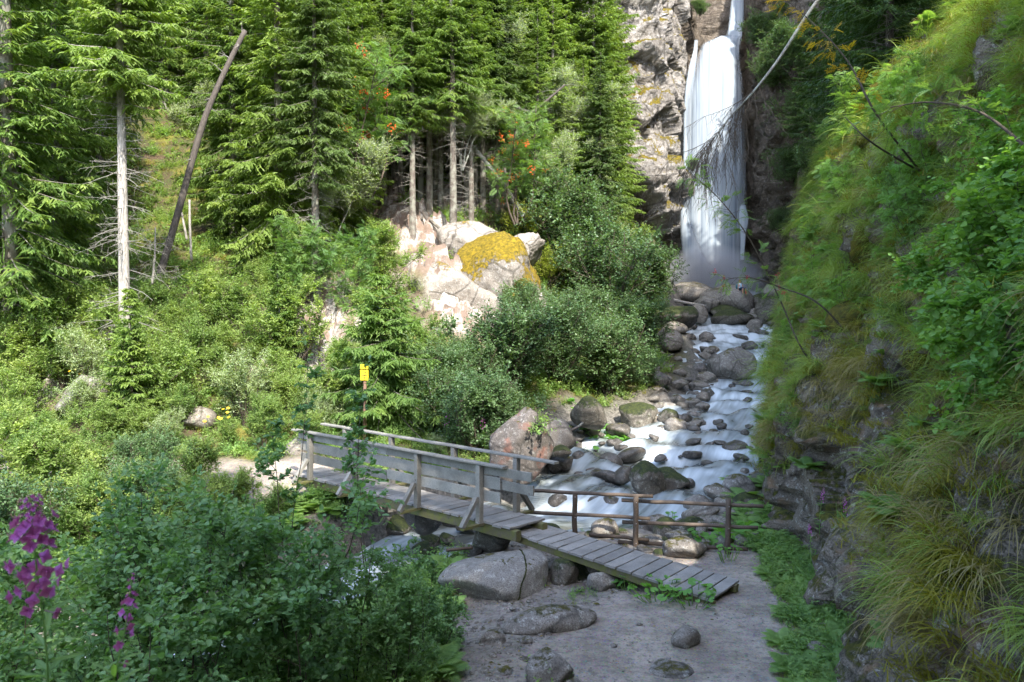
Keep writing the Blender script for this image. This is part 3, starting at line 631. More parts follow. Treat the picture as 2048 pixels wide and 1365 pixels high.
place_rock(1343, 850, 46, .72, RM['mossy', 4], "round boulder with a yellow moss cap at the stream bank", sink=.12)
place_rock(1180, 850, 70, .8, RM['mossy', 3], "dark mossy rock under the alder bushes", d=29, sink=.2)
place_rock(1238, 868, 44, .45, RM['wet', 3], "dark wet rock at the bank below the long mossy boulder")
place_rock(1090, 600, 46, .8, RM['rock', 1], "grey boulder beside the bridge path", d=22) if False else None
place_rock(600, 925, 58, .85, RM['rock', 1], "pinkish grey boulder at the left end of the bridge", d=22.5, name="boulder")
place_rock(845, 1062, 70, 1.0, RM['wet', 4], "dark lichened boulder under the middle of the bridge", d=18.3, sink=.1, name="boulder")
place_rock(985, 1100, 92, .55, RM['mossy', 0], "mossy rock carrying the lower end of the bridge", d=16.6, sink=.2, name="boulder")
place_rock(390, 850, 66, .6, RM['rock', 6], "pale boulder among bright bushes left of the path", d=25, name="boulder")
place_rock(160, 820, 110, .55, RM['crag', 2], "broad weathered boulder half hidden by bushes far left", d=25, name="boulder")
place_rock(1480, 985, 60, .5, RM['rock', 0], "rounded grey rock at the stream edge by the ferns")
for (px, py, wp, a) in [(1372, 900, 26, .6)]: pass
from mathutils.bvhtree import BVHTree
def drape(o, pix, lift=.004, n=26):
    """points on the surface of o seen under a row of photo pixels"""
    Mw = Matrix.LocRotScale(o.location, o.rotation_euler, o.scale); bv_ = BVHTree.FromPolygons([Mw @ v.co for v in o.data.vertices], [p.vertices[:] for p in o.data.polygons]); r = []
    for px, py in catmull(np.array([list(p) + [0] for p in pix], float), 8)[:, :2]:
        d_ = Vector([float(q) for q in P(px, py, 1.0)]) - Vector((0, 0, CAMZ)); h = bv_.ray_cast(Vector((0, 0, CAMZ)), d_.normalized())
        if h[0] is not None: r.append(np.array(h[0]) + np.array(h[1]) * lift)
    return np.array(r)
cp = drape(bigb, [(1036, 1096), (1046, 1108), (1052, 1130), (1050, 1150), (1042, 1172), (1040, 1190), (1034, 1206)])
if len(cp) > 5:
    V, Fs = tubes(cp[None], .016, .012, 6); V = V + .012 * fbm(V * 30, 2, 3)[:, None]; ck_ = obj("crack", MB().add(V, Fs).mesh("crack", rock_mat("crack_moss", (.05, .05, .02), (.02, .02, .01), (.08, .08, .03), 1.2, moss=(.05, .055, .01), crack=0)), bigb); ck_.matrix_parent_inverse = Matrix.LocRotScale(bigb.location, bigb.rotation_euler, bigb.scale).inverted()
# rapids stones, field of stones: many, alike
SEEN = {}
def said(base, p, marks, sizew, group):
    """a label that says which one: size, then the nearest thing one can find, then the side of it"""
    px = 1024 + F * p[0] / p[1]; py = 632 - F * (p[2] - CAMZ) / p[1]
    nm, mx, my = min(marks, key=lambda m: (m[1] - px) ** 2 + (1.3 * (m[2] - py)) ** 2); dx, dy = px - mx, 1.3 * (py - my)
    side = ("right of" if dx > 0 else "left of") if abs(dx) > abs(dy) else ("below" if dy > 0 else "above")
    far = math.hypot(dx, dy); how = "close " if far < 35 else ("" if far < 75 else "well ")
    return "%s %s %s%s %s" % (sizew, base, how if side != "left of" or how != "close " else "close to the ", side if not (side == "left of" and how == "close ") else "left of", nm)
STM = [("the large slanted boulder", 1470, 740), ("the smooth egg shaped boulder", 1322, 800), ("the reddish brown boulder", 1338, 690), ("the moss capped round boulder", 1343, 835), ("the mossy boulder pair", 1320, 965), ("the tall reddish boulder", 1040, 880), ("the middle fence post", 1272, 1050),
       ("the last fence post", 1457, 1060), ("the first fence post", 1150, 1030), ("the hiker's boulder", 1466, 600), ("the green mossy boulder", 1466, 640), ("the long mossy boulder", 1278, 835), ("the white rapids bend", 1440, 880), ("the middle rapids", 1230, 900), ("the rapids by the bank ferns", 1500, 930),
       ("the big pale boulder", 1000, 1150), ("the ramp middle", 1230, 1130), ("the bridge beam", 900, 1050), ("the bottom of the path", 1300, 1330), ("the ramp end", 1450, 1200), ("the jagged path rock", 1100, 1330), ("the low half buried rock", 1100, 1245)]
def rocks_in(n, sampler, size, kinds, label, group, seed, sink=(.2, .4), asp=(.45, .8)):
    r = np.random.default_rng(seed); got = []; tries = 0
    while len(got) < n and tries < n * 60:
        tries += 1; q = sampler(r)
        if q is None: continue
        px, py, wat = q; p, d = hit(px, py)
        s_ = r.uniform(*size) ** 1.0 * (.55 + .9 * r.random() ** 2)
        if any((p[0]-g[0])**2 + (p[1]-g[1])**2 < (.8*(s_+g[2]))**2 for g in got): continue
        off_, wz_, k_ = stream(p[None, :2]); inw = off_[0] < HW[k_[0]] * .9
        if wat is not None and inw != wat: continue
        got.append((p[0], p[1], s_)); kd = kinds[r.integers(len(kinds))]
        me_ = RM[kd, int(r.integers({'rock': 7, 'wet': 6, 'mossy': 5, 'crag': 4}[kd]))]
        sw = "tiny" if s_ < .12 else "small" if s_ < .25 else "middling" if s_ < .45 else "large"; flat = "flat " if False else ""; lb = said({"rock": "grey ", "wet": "dark wet ", "mossy": "mossy ", "crag": "angular "}[kd] + ("pebble" if size[1] < .1 else "stone"), p, STM, sw, group)
        sk = r.uniform(*sink); rz = s_ * r.uniform(*asp)
        o_ = obj("pebble" if size[1] < .1 else "stone", me_, None, (p[0], p[1], p[2] + rz * (1 - 2 * sk)), (r.normal(0, .15), r.normal(0, .15), r.uniform(0, 6.28)), (s_ * r.uniform(.8, 1.25), s_ * r.uniform(.8, 1.2), rz), lb, "pebble" if size[1] < .1 else "stone", group)
box = lambda x0, x1, y0, y1, wat=None: (lambda r: (r.uniform(x0, x1), r.uniform(y0, y1), wat))
rocks_in(80, lambda r: (lambda y: (1320 + (y - 660) * -.12 + r.uniform(0, 1) * (130 - abs(y - 770) * .35), y, None))(r.uniform(672, 862)), (.18, .5), ['rock', 'crag', 'rock', 'wet', 'crag'], "one of the grey stones heaped left of the upper stream", "stones heaped beside the upper stream", 5)
rocks_in(100, box(1110, 1540, 760, 1010, True), (.10, .34), ['wet'], "dark wet stone standing out of the rapids", "wet stones in the rapids", 6, (.3, .45))
rocks_in(18, box(1380, 1560, 650, 800, True), (.2, .5), ['wet'], "dark stone in the white water of the upper stream", "stones in the upper stream", 7, (.3, .45))
rocks_in(34, box(1290, 1540, 915, 1100, False), (.14, .38), ['rock', 'mossy', 'rock', 'crag'], "rounded stone in the bed behind the log fence", "stones behind the log fence", 8)
rocks_in(26, box(1340, 1620, 575, 665, None), (.5, 1.3), ['rock', 'crag', 'mossy'], "grey rock in the heap at the foot of the waterfall", "rocks at the waterfall foot", 9, (.15, .4))
rocks_in(18, box(1090, 1330, 1060, 1190, None), (.1, .3), ['rock', 'wet', 'mossy'], "small stone in the dark gravel under the ramp", "stones under the ramp", 10)
rocks_in(14, box(1000, 1640, 1200, 1360, None), (.03, .09), ['rock', 'crag'], "pebble lying on the gravel path", "pebbles on the path", 11)
rocks_in(16, box(1060, 1340, 860, 925, False), (.2, .5), ['wet', 'mossy', 'rock'], "stone along the far bank of the rapids", "stones along the far bank", 12)
rocks_in(14, box(780, 960, 1010, 1120, None), (.2, .45), ['wet', 'mossy'], "wet stone in the torrent below the bridge", "stones below the bridge", 13)
# outcrop on the hillside
def outcrop(px, py, d, wpx, hpx, seed, mat, label, rot, planes=8, sharp=9, depth=.9, amp=.09, tilt=(0, 0)):
    c = P(px, py, d); me_ = rock_mesh("outcrop", seed, mat, 5, planes, sharp, amp); s_ = d / F / 2
    return obj("outcrop_rock", me_, None, c, (tilt[0], tilt[1], rot), (wpx * s_, wpx * s_ * depth, hpx * s_), label, "rock outcrop")
outcrop(990, 580, 41.3, 250, 225, 201, M['outcrop_moss'], "large whitish outcrop with a yellow moss cap bulging from the hillside", .4, 18, 6, tilt=(0, .2), amp=.13)
outcrop(955, 498, 44, 175, 130, 202, M['outcrop'], "upper pale slab of the outcrop just below the thin trunks", 1.0, 13, 7, tilt=(0, .38))
outcrop(905, 630, 39.6, 200, 190, 203, M['outcrop'], "bright white bare rock face left of the yellow moss", 2.2, 8, 12, tilt=(.1, .2))
outcrop(845, 575, 40.4, 100, 130, 204, M['outcrop'], "pale rock rib left of the white rock face", .2, 8, 10, tilt=(0, .3))
outcrop(750, 625, 38, 170, 110, 205, M['outcrop'], "low pinkish slab half hidden behind leafy shoots", .9, 8, 10, tilt=(0, .1))
outcrop(632, 668, 34, 64, 120, 206, M['outcrop'], "narrow pale rock in a bare earth patch behind the bushes", .5, 8, 12, tilt=(0, -.1))
outcrop(1075, 650, 41, 60, 110, 207, M['outcrop'], "small upright rock flank under the mossy overhang", .8, 8, 12)

for k, (px, py, d, w_, h_, t_) in enumerate([(885, 560, 42.5, 80, 60, .3), (862, 655, 40, 90, 90, .1), (800, 660, 38.5, 90, 70, .2), (915, 545, 42, 90, 50, .5), (845, 515, 43.5, 60, 40, .3), (940, 690, 39.5, 110, 80, .1), (790, 590, 40.5, 60, 50, .2), (1030, 515, 43.8, 110, 60, .55), (660, 625, 34.5, 40, 50, .1), (612, 640, 34, 34, 60, -.1)]):
    outcrop(px, py, d, w_, h_, 220 + k, M['outcrop'], ["pale slab under the trunks' bare soil", "pale cracked face left of the bright white face", "low pale face above the larch tip", "narrow ledge between the upper slab and the white face", "small pale rock in the bare soil near the lowest thin trunk", "pale foot of the outcrop above the alder tops", "small pinkish rock left of the pale rib", "sloping shoulder between upper slab and moss cap", "small pale rock right of the narrow one on the earth patch", "small pale rock left of the narrow one on the earth patch"][k], k * 1.3, 8, 16, tilt=(0, t_), amp=.13)
# ------------------------------------------------------------------ bridge
rng = np.random.default_rng(12)
A0 = np.array([-.61, 15.5, .72]); ax = nrm(np.array([-.726, .688, 0])); bx_ = np.array([.688, .726, 0]); up = np.array([0, 0, 1.])
def br(s_, t, z): return A0 + ax * s_ + bx_ * t + up * z
bridge = obj("footbridge", None, None, br(3, .5, 0), label="weathered grey wooden footbridge with board railings across the torrent", cat="footbridge")
bridge.location = (0, 0, 0)
s_ = -.78
while s_ < 6.9:
    wd = rng.uniform(.20, .235); t1 = .985 if s_ > -.5 else 1.02
    plank("deck_plank", br(s_ + wd / 2, .5 + rng.normal(0, .012), -.022 + rng.normal(0, .003)), bx_ * (t1 - .02), ax * wd, up * .045, M['wood'], bridge, rng); s_ += wd + rng.uniform(.014, .026)
for t in (.12, .88): plank("beam", br(3.0, t, -.155), ax * 7.8, bx_ * .14, up * .2, M['wood_beam'], bridge, rng, .015, 12)
PS = [0, 1.88, 4.09, 5.98]
for i, s_ in enumerate(PS):
    plank("cross_beam", br(s_, .5, -.075), bx_ * 2.02, ax * .10, up * .055, M['wood_beam'], bridge, rng)
    for t, sg in ((-.03, -1), (1.02, 1)):
        plank("post", br(s_, t, .53), up * 1.14, ax * .115, bx_ * .115, M['wood_rail'], bridge, rng)
        a, b = br(s_ + .0, t + sg * .09, .46), br(s_, t + sg * .47, -.03); dv = b - a
        plank("brace", (a + b) / 2, dv * 1.08, ax * .10, nrm(np.cross(dv, ax)) * .085, M['wood_rail'], bridge, rng)
def board(s0, s1, t, z0, z1, th=.032, nm="side_board"):
    plank(nm, br((s0 + s1) / 2, t, (z0 + z1) / 2), ax * (s1 - s0), bx_ * th, up * (z1 - z0), M['wood_rail'], bridge, rng, .005, 10)
plank("handrail", br(3.0, -.035, 1.135), ax * 7.4, bx_ * .15, up * .045, M['wood_rail'], bridge, rng, .008, 14)
plank("handrail", br(-.17 + 2.6, 1.03, 1.135), ax * 7.0, bx_ * .15, up * .045, M['wood_rail'], bridge, rng, .008, 14)
plank("handrail", br(6.5, 1.035, 1.14), ax * 1.1, bx_ * .15, up * .045, M['wood_rail'], bridge, rng, .008)
board(-1.3, 3.0, .046, .93, 1.105); board(3.01, 6.6, .047, .92, 1.10)
board(-.5, 4.0, .048, .66, .895); board(4.02, 6.5, .047, .64, .87)
board(-.5, 3.0, .046, .40, .61); board(3.02, 6.5, .048, .37, .58)
board(-1.3, -.1, .084, .67, .855)
# ramp
R0, R1, R2, R3 = P(1011.5, 1060.3, 15.4), P(1073.7, 1044.2, 16.1), P(1428, 1202, 12.9), P(1486, 1162, 13.6)
ramp = obj("boardwalk_ramp", None, label="sloping plank ramp leading from the bridge down to the gravel path", cat="boardwalk")
edges = [1011.5, 1024, 1038.6, 1056, 1076, 1098.6, 1117, 1139, 1166.8, 1188.7, 1211.4, 1234.9, 1265.7, 1291.4, 1323, 1352.7, 1375.5, 1402, 1428]
def tpx(px):   # parameter along the near edge for a pixel column
    k = (px - 1024) / F; a, b = R0, R2; return (k * a[1] - a[0]) / ((b[0] - a[0]) - k * (b[1] - a[1]))
te = [tpx(e) for e in edges]; Lr = np.linalg.norm(R2 - R0)
for i in range(18):
    t0, t1 = te[i], te[i + 1] - (.004 if i < 3 else .022) / Lr * 1.0; g_ = .012 / Lr
    n0, n1 = R0 + (R2 - R0) * t0, R0 + (R2 - R0) * t1; f0, f1 = R1 + (R3 - R1) * t0, R1 + (R3 - R1) * t1
    c = (n0 + n1 + f0 + f1) / 4; la = ((f0 - n0) + (f1 - n1)) / 2 * rng.uniform(.985, 1.01); wa = ((n1 - n0) + (f1 - f0)) / 2; nn = nrm(np.cross(wa, la)); nn = nn if nn[2] > 0 else -nn
    plank("deck_plank", c - nn * .022 + nn * rng.normal(0, .002), la, wa, nn * .042, M['wood'], ramp, rng)
nn = nrm(np.cross(R2 - R0, R1 - R0)); nn = nn if nn[2] > 0 else -nn; acr = nrm(R1 - R0)
for a, b in ((R0 + acr * .10, R2 + acr * .10), (R1 - acr * .12, R3 - acr * .12)):
    plank("beam", (a + b) / 2 - nn * .115, (b - a) * .985, acr * .10, nn * .14, M['wood_beam'], ramp, rng, .01, 8)
V, Fs = tubes(np.array([[R2 + acr * -.02 - nn * .22 - nrm(R2 - R0) * .12, R3 + acr * .02 - nn * .22 - nrm(R2 - R0) * .12]]), .07, .065, 10, True)
obj("support_log", MB().add(V, Fs, tint=.4).mesh("support_log", M['wood_log'], True), ramp)

# ------------------------------------------------------------------ log fence
fence = obj("log_fence", None, label="brown round log fence with three rails between path and stream", cat="fence")
def log(name, a, b, r, seed=0, mat='wood_log'):
    a, b = np.array(a), np.array(b); K = 9; t = np.linspace(0, 1, K)[:, None]; rg = np.random.default_rng(seed)
    Pn = (a + (b - a) * t + np.r_[np.zeros((1, 3)), rg.normal(0, .006, (K - 2, 3)), np.zeros((1, 3))])[None]
    V, Fs = tubes(Pn, r, r * .93, 10, True); return obj(name, MB().add(V, Fs, tint=rg.random()).mesh(name, M[mat], True), fence)
posts = [(P(1150, 986, 16.7), -.4), (P(1272, 993, 16.2), -.15), (P(1457, 999, 15.85), -.15)]
for i, (tp, zb_) in enumerate(posts):
    log("fence_post", (tp[0], tp[1], zb_), tp, .058, i)
    for zz_ in (.12, .52, .95):
        V, Fc = ICO[1]; obj("bolt", mesh_np("bolt", V * .011, Fc, plain_mat("zinc", (.5, .5, .5), .35, .1, 8, .8) if (i, zz_) == (0, .12) else bpy.data.materials["zinc"]), fence, (tp[0] + .0, tp[1] - .058, zz_))
B_ = np.array([0, .12, 0])
for i, (a, b) in enumerate([(P(1056, 984, 16.9), P(1308, 995.5, 16.1)), (P(1056, 1027, 16.9), P(1302, 1041, 16.1)), (P(1180, 1072, 16.6), P(1300, 1084, 16.1)),
                           (P(1245, 1003.5, 16.35), P(1531, 1016, 15.75)), (P(1246, 1047.5, 16.35), P(1520, 1059, 15.75)), (P(1238, 1088, 16.35), P(1500, 1103, 15.75))]):
    log("fence_rail", a + B_ * (1 if i < 3 else 1.1), b + B_, .04, 20 + i)

# loose wood
def branch_obj(name, pts, r0, r1, mat, label, cat, sides=6):
    Pn = catmull(np.array(pts, float), 5)[None]; V, Fs = tubes(Pn, r0, r1, sides, True)
    return obj(name, MB().add(V, Fs, tint=.5).mesh(name, M[mat], True), label=label, cat=cat)
branch_obj("broken_board", [P(893, 1101, 15.2), P(915, 1099, 15.3), P(945, 1096, 15.5)], .035, .03, 'wood_log', "short broken reddish board sticking out over the big boulder", "board", 4)
branch_obj("driftwood", [P(1335, 598, 60), P(1372, 606, 59.5), P(1412, 612, 59)], .16, .08, 'bark_pale', "pale driftwood log lying at the left of the upper boulders", "log")
branch_obj("driftwood", [P(1335, 612, 59), P(1375, 618, 58.5), P(1395, 617, 58)], .14, .08, 'bark', "darker driftwood log just below the pale one", "log")
branch_obj("driftwood", [P(1400, 618, 60), P(1425, 598, 60.5), P(1448, 578, 61)], .12, .06, 'bark_dark', "dark log leaning against the hiker's boulder", "log")
branch_obj("driftwood", [P(1075, 875, 25), P(1100, 890, 24), P(1118, 906, 23.2)], .05, .06, 'bark_pale', "weathered branch lying beside the reddish boulder", "branch")
branch_obj("driftwood", [P(1140, 862, 26), P(1155, 855, 26), P(1166, 846, 26.3)], .05, .04, 'bark', "short dead branch under the far bank leaves", "branch")
branch_obj("fallen_log", [P(1530, 640, 56), P(1580, 600, 58), P(1625, 560, 60)], .2, .12, 'bark_dark', "dark log leaning on the rocks right of the waterfall", "log")
branch_obj("root", [P(860, 440, 44.5), P(885, 462, 44), P(905, 480, 43.4), (P(935, 478, 43.2))], .10, .05, 'bark', "thick root winding over the bare soil below the trunks", "root")
branch_obj("root", [P(845, 425, 45.5), P(862, 452, 44.6), P(890, 478, 43.6)], .08, .04, 'bark_dark', "dark root running down the bare soil", "root")
branch_obj("root", [P(905, 488, 42.8), P(930, 496, 42.3), P(955, 486, 42.3)], .06, .03, 'bark', "thin root creeping from the trunk foot to the slab", "root")
branch_obj("root", [P(600, 590, 34), P(622, 605, 33.6), P(632, 640, 33.2), P(648, 655, 33)], .05, .02, 'bark', "forked root on the bare earth patch among bushes", "root")

# ------------------------------------------------------------------ sign
sp, sdist = P(729, 762, 23.3), 23.3
sign = obj("trail_sign", None, label="yellow trail sign on a brown post in front of the feathery larch", cat="sign")
g0 = _tz(np.array([[sp[0], sp[1]]]))[0]
V, Fs = tubes(np.array([[(sp[0], sp[1], g0 - .3), (sp[0] + .01, sp[1], sp[2] + .1)]]), .055, .05, 10, True)
obj("post", MB().add(V, Fs, tint=.6).mesh("post", plain_mat("post_wood", (.16, .09, .055), .8), True), sign)
YM = plain_mat("yellow_enamel", (.62, .47, .012), .5, .12, 3); BM_ = plain_mat("black_print", (.02, .02, .02), .6, 0)
pl = obj("plate", mesh_np("plate", bbox8((sp[0] + .01, sp[1] - .07, sp[2] + .17), (.235, 0, 0), (0, .012, 0), (0, 0, .30)), BOXF, YM), sign)
for k, (zz_, wd_) in enumerate(((.07, .12), (.0, .16), (-.06, .15), (-.11, .09))):
    obj("print_line", mesh_np("print_line", bbox8((sp[0] + .01, sp[1] - .078, sp[2] + .17 + zz_), (wd_, 0, 0), (0, .003, 0), (0, 0, .012 if k != 1 else .024)), BOXF, BM_), pl)
bv = bbox8((sp[0] + .01, sp[1] - .07, sp[2] + .415), (.22, 0, 0), (0, .012, 0), (0, 0, .14))
obj("upper_plate", mesh_np("plate", bv, BOXF, YM), sign)

# ------------------------------------------------------------------ hiker sitting on the boulder
hp = P(1480, 583, 60.2)
def skin_body(pts, edges_, radii, mat, name, parent, loc):
    me_ = bpy.data.meshes.new(name); me_.from_pydata([tuple(p) for p in pts], edges_, []); o_ = obj(name, me_, parent, loc)
    sk = o_.modifiers.new("skin", 'SKIN'); sub = o_.modifiers.new("sub", 'SUBSURF'); sub.levels = 1; sub.render_levels = 1
    for v, r_ in zip(me_.skin_vertices[0].data, radii): v.radius = (r_, r_)
    me_.skin_vertices[0].data[0].use_root = True; me_.materials.append(mat); return o_
person = obj("person", None, None, hp, label="person in pale blue top sitting on the boulder under the waterfall", cat="person")
skin = plain_mat("skin", (.50, .28, .19), .6, .1)
pts = [(0, 0, .12), (0, -.02, .32), (0, .0, .52), (0, .0, .60), (0, -.02, .70), (0, -.02, .80), (.17, 0, .50), (.24, -.10, .28), (.20, -.30, .18), (-.17, 0, .50), (-.25, -.06, .28), (-.22, -.05, .04), (.10, -.05, .11), (.13, -.42, .20), (.13, -.48, -.18), (.13, -.58, -.22), (-.10, -.05, .11), (-.12, -.40, .26), (-.12, -.42, -.14), (-.12, -.52, -.18), (.20, -.37, .17), (-.22, -.05, -.02)]
eds = [(0, 1), (1, 2), (2, 3), (3, 4), (4, 5), (2, 6), (6, 7), (7, 8), (2, 9), (9, 10), (10, 11), (0, 12), (12, 13), (13, 14), (14, 15), (0, 16), (16, 17), (17, 18), (18, 19), (8, 20), (11, 21)]
rad = [.15, .14, .15, .055, .085, .08, .06, .045, .035, .06, .045, .035, .09, .065, .045, .035, .09, .065, .045, .035, .03, .03]
skin_body(pts, eds, rad, skin, "body", person, (0, 0, 0))
def shell(name, c, r, mat, sub=3):
    V, Fc = ICO[sub]; return obj(name, mesh_np(name, V * np.array(r) + np.array(c), Fc, mat, None, True), person)
Vt, Ft = tubes(np.array([[(0, .0, .10), (0, -.01, .25), (0, 0, .40), (0, 0, .52), (0, 0, .585)]]), .19, .13, 12, True)
obj("shirt", MB().add(Vt * np.array([1.05, .8, 1]), Ft).mesh("shirt", plain_mat("pale_blue_cloth", (.42, .62, .75), .8, .1), True), person)
shell("hair", (0, .02, .78), (.10, .11, .10), plain_mat("red_brown_hair", (.30, .10, .04), .7, .2))
Vt, Ft = tubes(np.array([[(.10, -.03, .13), (.13, -.28, .19), (.13, -.44, .21)], [(-.10, -.03, .13), (-.12, -.26, .22), (-.12, -.42, .26)]]), .105, .08, 10, True)
obj("shorts", MB().add(Vt, Ft).mesh("shorts", plain_mat("dark_blue_cloth", (.03, .06, .12), .8, .1), True), person)
shell("backpack", (-.10, .18, .34), (.14, .10, .20), plain_mat("teal_pack", (.02, .16, .20), .7, .2))
person.rotation_euler = (0, 0, .5); person.location = [float(c) for c in hp]
# ------------------------------------------------------------------ plant shapes
def pinnate(pos, dr, up, ln, rng, pairs=5, wr=.30, lr=.42, droop=.25):
    """compound leaf: leaflets in pairs along a midrib"""
    n = len(pos); dr = nrm(dr); sd_ = nrm(np.cross(up, dr)); n_ = np.cross(dr, sd_); ln = np.asarray(ln).reshape(-1, 1)
    Ps, Ds, Us, Ls = [], [], [], []
    for k in range(pairs):
        t = .25 + .65 * k / (pairs - 1); c = pos + dr * ln * t - n_ * ln * droop * t * t
        for sg in (-1, 1):
            Ps.append(c); Ds.append(nrm(dr * .55 + sg * sd_ - n_ * .25)); Us.append(n_); Ls.append(ln[:, 0] * lr * (1 - .35 * abs(t - .5)))
    Ps.append(pos + dr * ln * .93 - n_ * ln * droop * .85); Ds.append(nrm(dr - n_ * .4)); Us.append(n_); Ls.append(ln[:, 0] * lr)
    Ps, Ds, Us, Ls = np.concatenate(Ps), np.concatenate(Ds), np.concatenate(Us), np.concatenate(Ls)
    return Ps, Ds, Us, Ls, Ls * wr
LSAMP, LONE = {}, {}
def plant(seed, name, H, R, stems=7, twigs=60, sprigs=300, nleaf=9, ls=.07, lw=.62, six=False, mat='leaf_bright', bark='twig', compound=False, lean=.5, tw_len=.35, sp_len=.3,
          up_=.06, base_r=.02, stem_start=0.0, spread=.1, droop=0.0, berries=0, trunk_r=None, lowest=.15, stemK=9, wander=.13, keep=0):
    """multi-stemmed shrub or small tree: returns (leaf mesh, stem mesh, berry mesh)"""
    rng = np.random.default_rng(seed); a = rng.uniform(0, 2 * np.pi, stems); rr_ = np.sqrt(rng.random(stems))
    S = np.c_[np.cos(a) * spread * rr_, np.sin(a) * spread * rr_, np.zeros(stems)]
    tilt = lean * rr_; D = np.c_[np.cos(a) * tilt, np.sin(a) * tilt, np.ones(stems)]; Ls = H * rng.uniform(.75, 1.0, stems) * (1 - .15 * rr_)
    P0 = grow(rng, S, D, Ls, stemK, wander, up_)
    tr = trunk_r or base_r; mb = MB(); V, Fs = tubes(P0, tr * rng.uniform(.7, 1.2, stems), tr * .2, 6); mb.add(V, Fs, tint=.5)
    i = rng.integers(0, stems, twigs); t = rng.uniform(lowest, 1, twigs) ** .8; p, tg_ = on(P0, i, t)
    az = rng.uniform(0, 2 * np.pi, twigs); out_ = np.c_[np.cos(az), np.sin(az), np.zeros(twigs)]; D = tg_ * .5 + out_ + np.array([0, 0, .25 - droop])
    P1 = grow(rng, p, D, R * tw_len * 2 * rng.uniform(.4, 1, twigs) * (1.15 - .7 * t), 6, .16, .04 - droop * .25)
    V, Fs = tubes(P1, tr * .32, tr * .1, 4); mb.add(V, Fs, tint=.4)
    i = rng.integers(0, twigs, sprigs); t = rng.uniform(.15, 1, sprigs); p, tg_ = on(P1, i, t)
    D = tg_ * .7 + rng.normal(0, .55, (sprigs, 3)) + np.array([0, 0, .15 - droop]); P2 = grow(rng, p, D, R * sp_len * rng.uniform(.5, 1, sprigs), 5, .16, .04 - droop * .3)
    V, Fs = tubes(P2, tr * .12, tr * .05, 3); mb.add(V, Fs, tint=.3)
    n = sprigs * nleaf; i = np.repeat(np.arange(sprigs), nleaf); t = (np.tile(np.arange(nleaf), sprigs) + rng.uniform(0, .7, n)) / nleaf; p, tg_ = on(P2, i, t)
    sg = np.where(np.tile(np.arange(nleaf), sprigs) % 2, 1, -1)[:, None]; side = nrm(np.cross(tg_, [0, 0, 1]) + rng.normal(0, .3, (n, 3)))
    D = nrm(tg_ * .55 + side * sg + rng.normal(0, .28, (n, 3)) + np.array([0, 0, -.15 - droop * .5])); U = nrm(rng.normal(0, .42, (n, 3)) + np.array([0, 0, 1]))
    l = ls * rng.uniform(.55, 1.15, n)
    depth = np.linalg.norm(p[:, :2], axis=1) / max(R, .1); clump = fbm(p * (2.2 / max(R, .3)), 3, seed)
    tint = np.clip(.45 + .3 * clump + rng.normal(0, .22, n), 0, 1)
    picked = []
    if keep:
        dist = np.linalg.norm(p * np.array([1, 1, .3]), axis=1); pick = rng.permutation(np.where(dist > np.quantile(dist, .55))[0])[:keep]
        picked = [(p[j].copy(), D[j].copy(), U[j].copy(), float(l[j])) for j in pick]; ok_ = np.ones(n, bool); ok_[pick] = False; p, D, U, l, tint = p[ok_], D[ok_], U[ok_], l[ok_], tint[ok_]
    if compound:
        p, D, U, l2, w2 = pinnate(p, D, U, l, rng, compound, lw); tint = np.tile(tint, compound * 2 + 1); V, Fc, k = leaves(p, D, U, l2, w2, six)
    else: V, Fc, k = leaves(p, D, U, l, l * lw, six)
    lm = MB().add(V, Fc, tint=np.repeat(tint, k)).mesh(name + "_leaves", M[mat])
    bm_ = None; LSAMP[id(lm)] = picked
    if berries:
        bb = MB(); V0, F0 = ICO[1]; j = rng.integers(0, sprigs, berries)
        for q in P2[j, -1]:
            for _ in range(16): bb.add(V0 * .018 * (R + 1) * .4 + q + rng.normal(0, .05, 3) * (R + 1) * .4 - np.array([0, 0, .05]), F0)
        bm_ = bb.mesh(name + "_berries", M['berry'])
    return lm, mb.mesh(name + "_stems", M[bark], True), bm_
def one_leaf(lw, mat, t):
    V, Fc, k = leaves(np.zeros((1, 3)), np.array([[1., 0, 0]]), np.array([[0, 0, 1.]]), 1.0, lw, 8); return mesh_np("leaf", V, Fc, M[mat], {"tint": np.full(k, t)})
def put(name, meshes, loc, rot=None, scale=1.0, label="", cat="shrub", group=None, stem="stems", crown="foliage"):
    r = obj(name, None, None, loc, rot if rot is not None else rr.uniform(0, 6.28), scale, label, cat, group)
    obj(stem, meshes[1], r); obj(crown, meshes[0], r, kind="stuff")
    for j, (p_, D_, U_, l_) in enumerate(LSAMP.get(id(meshes[0]), [])):
        x_ = nrm(D_); y_ = nrm(np.cross(U_, x_)); z_ = np.cross(x_, y_); m_ = meshes[0].materials[0].name
        if (m_, j % 4) not in LONE: LONE[m_, j % 4] = one_leaf(.76, {v.name: k for k, v in M.items()}[m_], .25 + .2 * (j % 4))
        obj("leaf", LONE[m_, j % 4], r, p_, Matrix(np.stack([x_, y_, z_], 1).tolist()).to_euler(), l_)
    if len(meshes) > 2 and meshes[2]: obj("berries", meshes[2], r, kind="stuff")
    return r
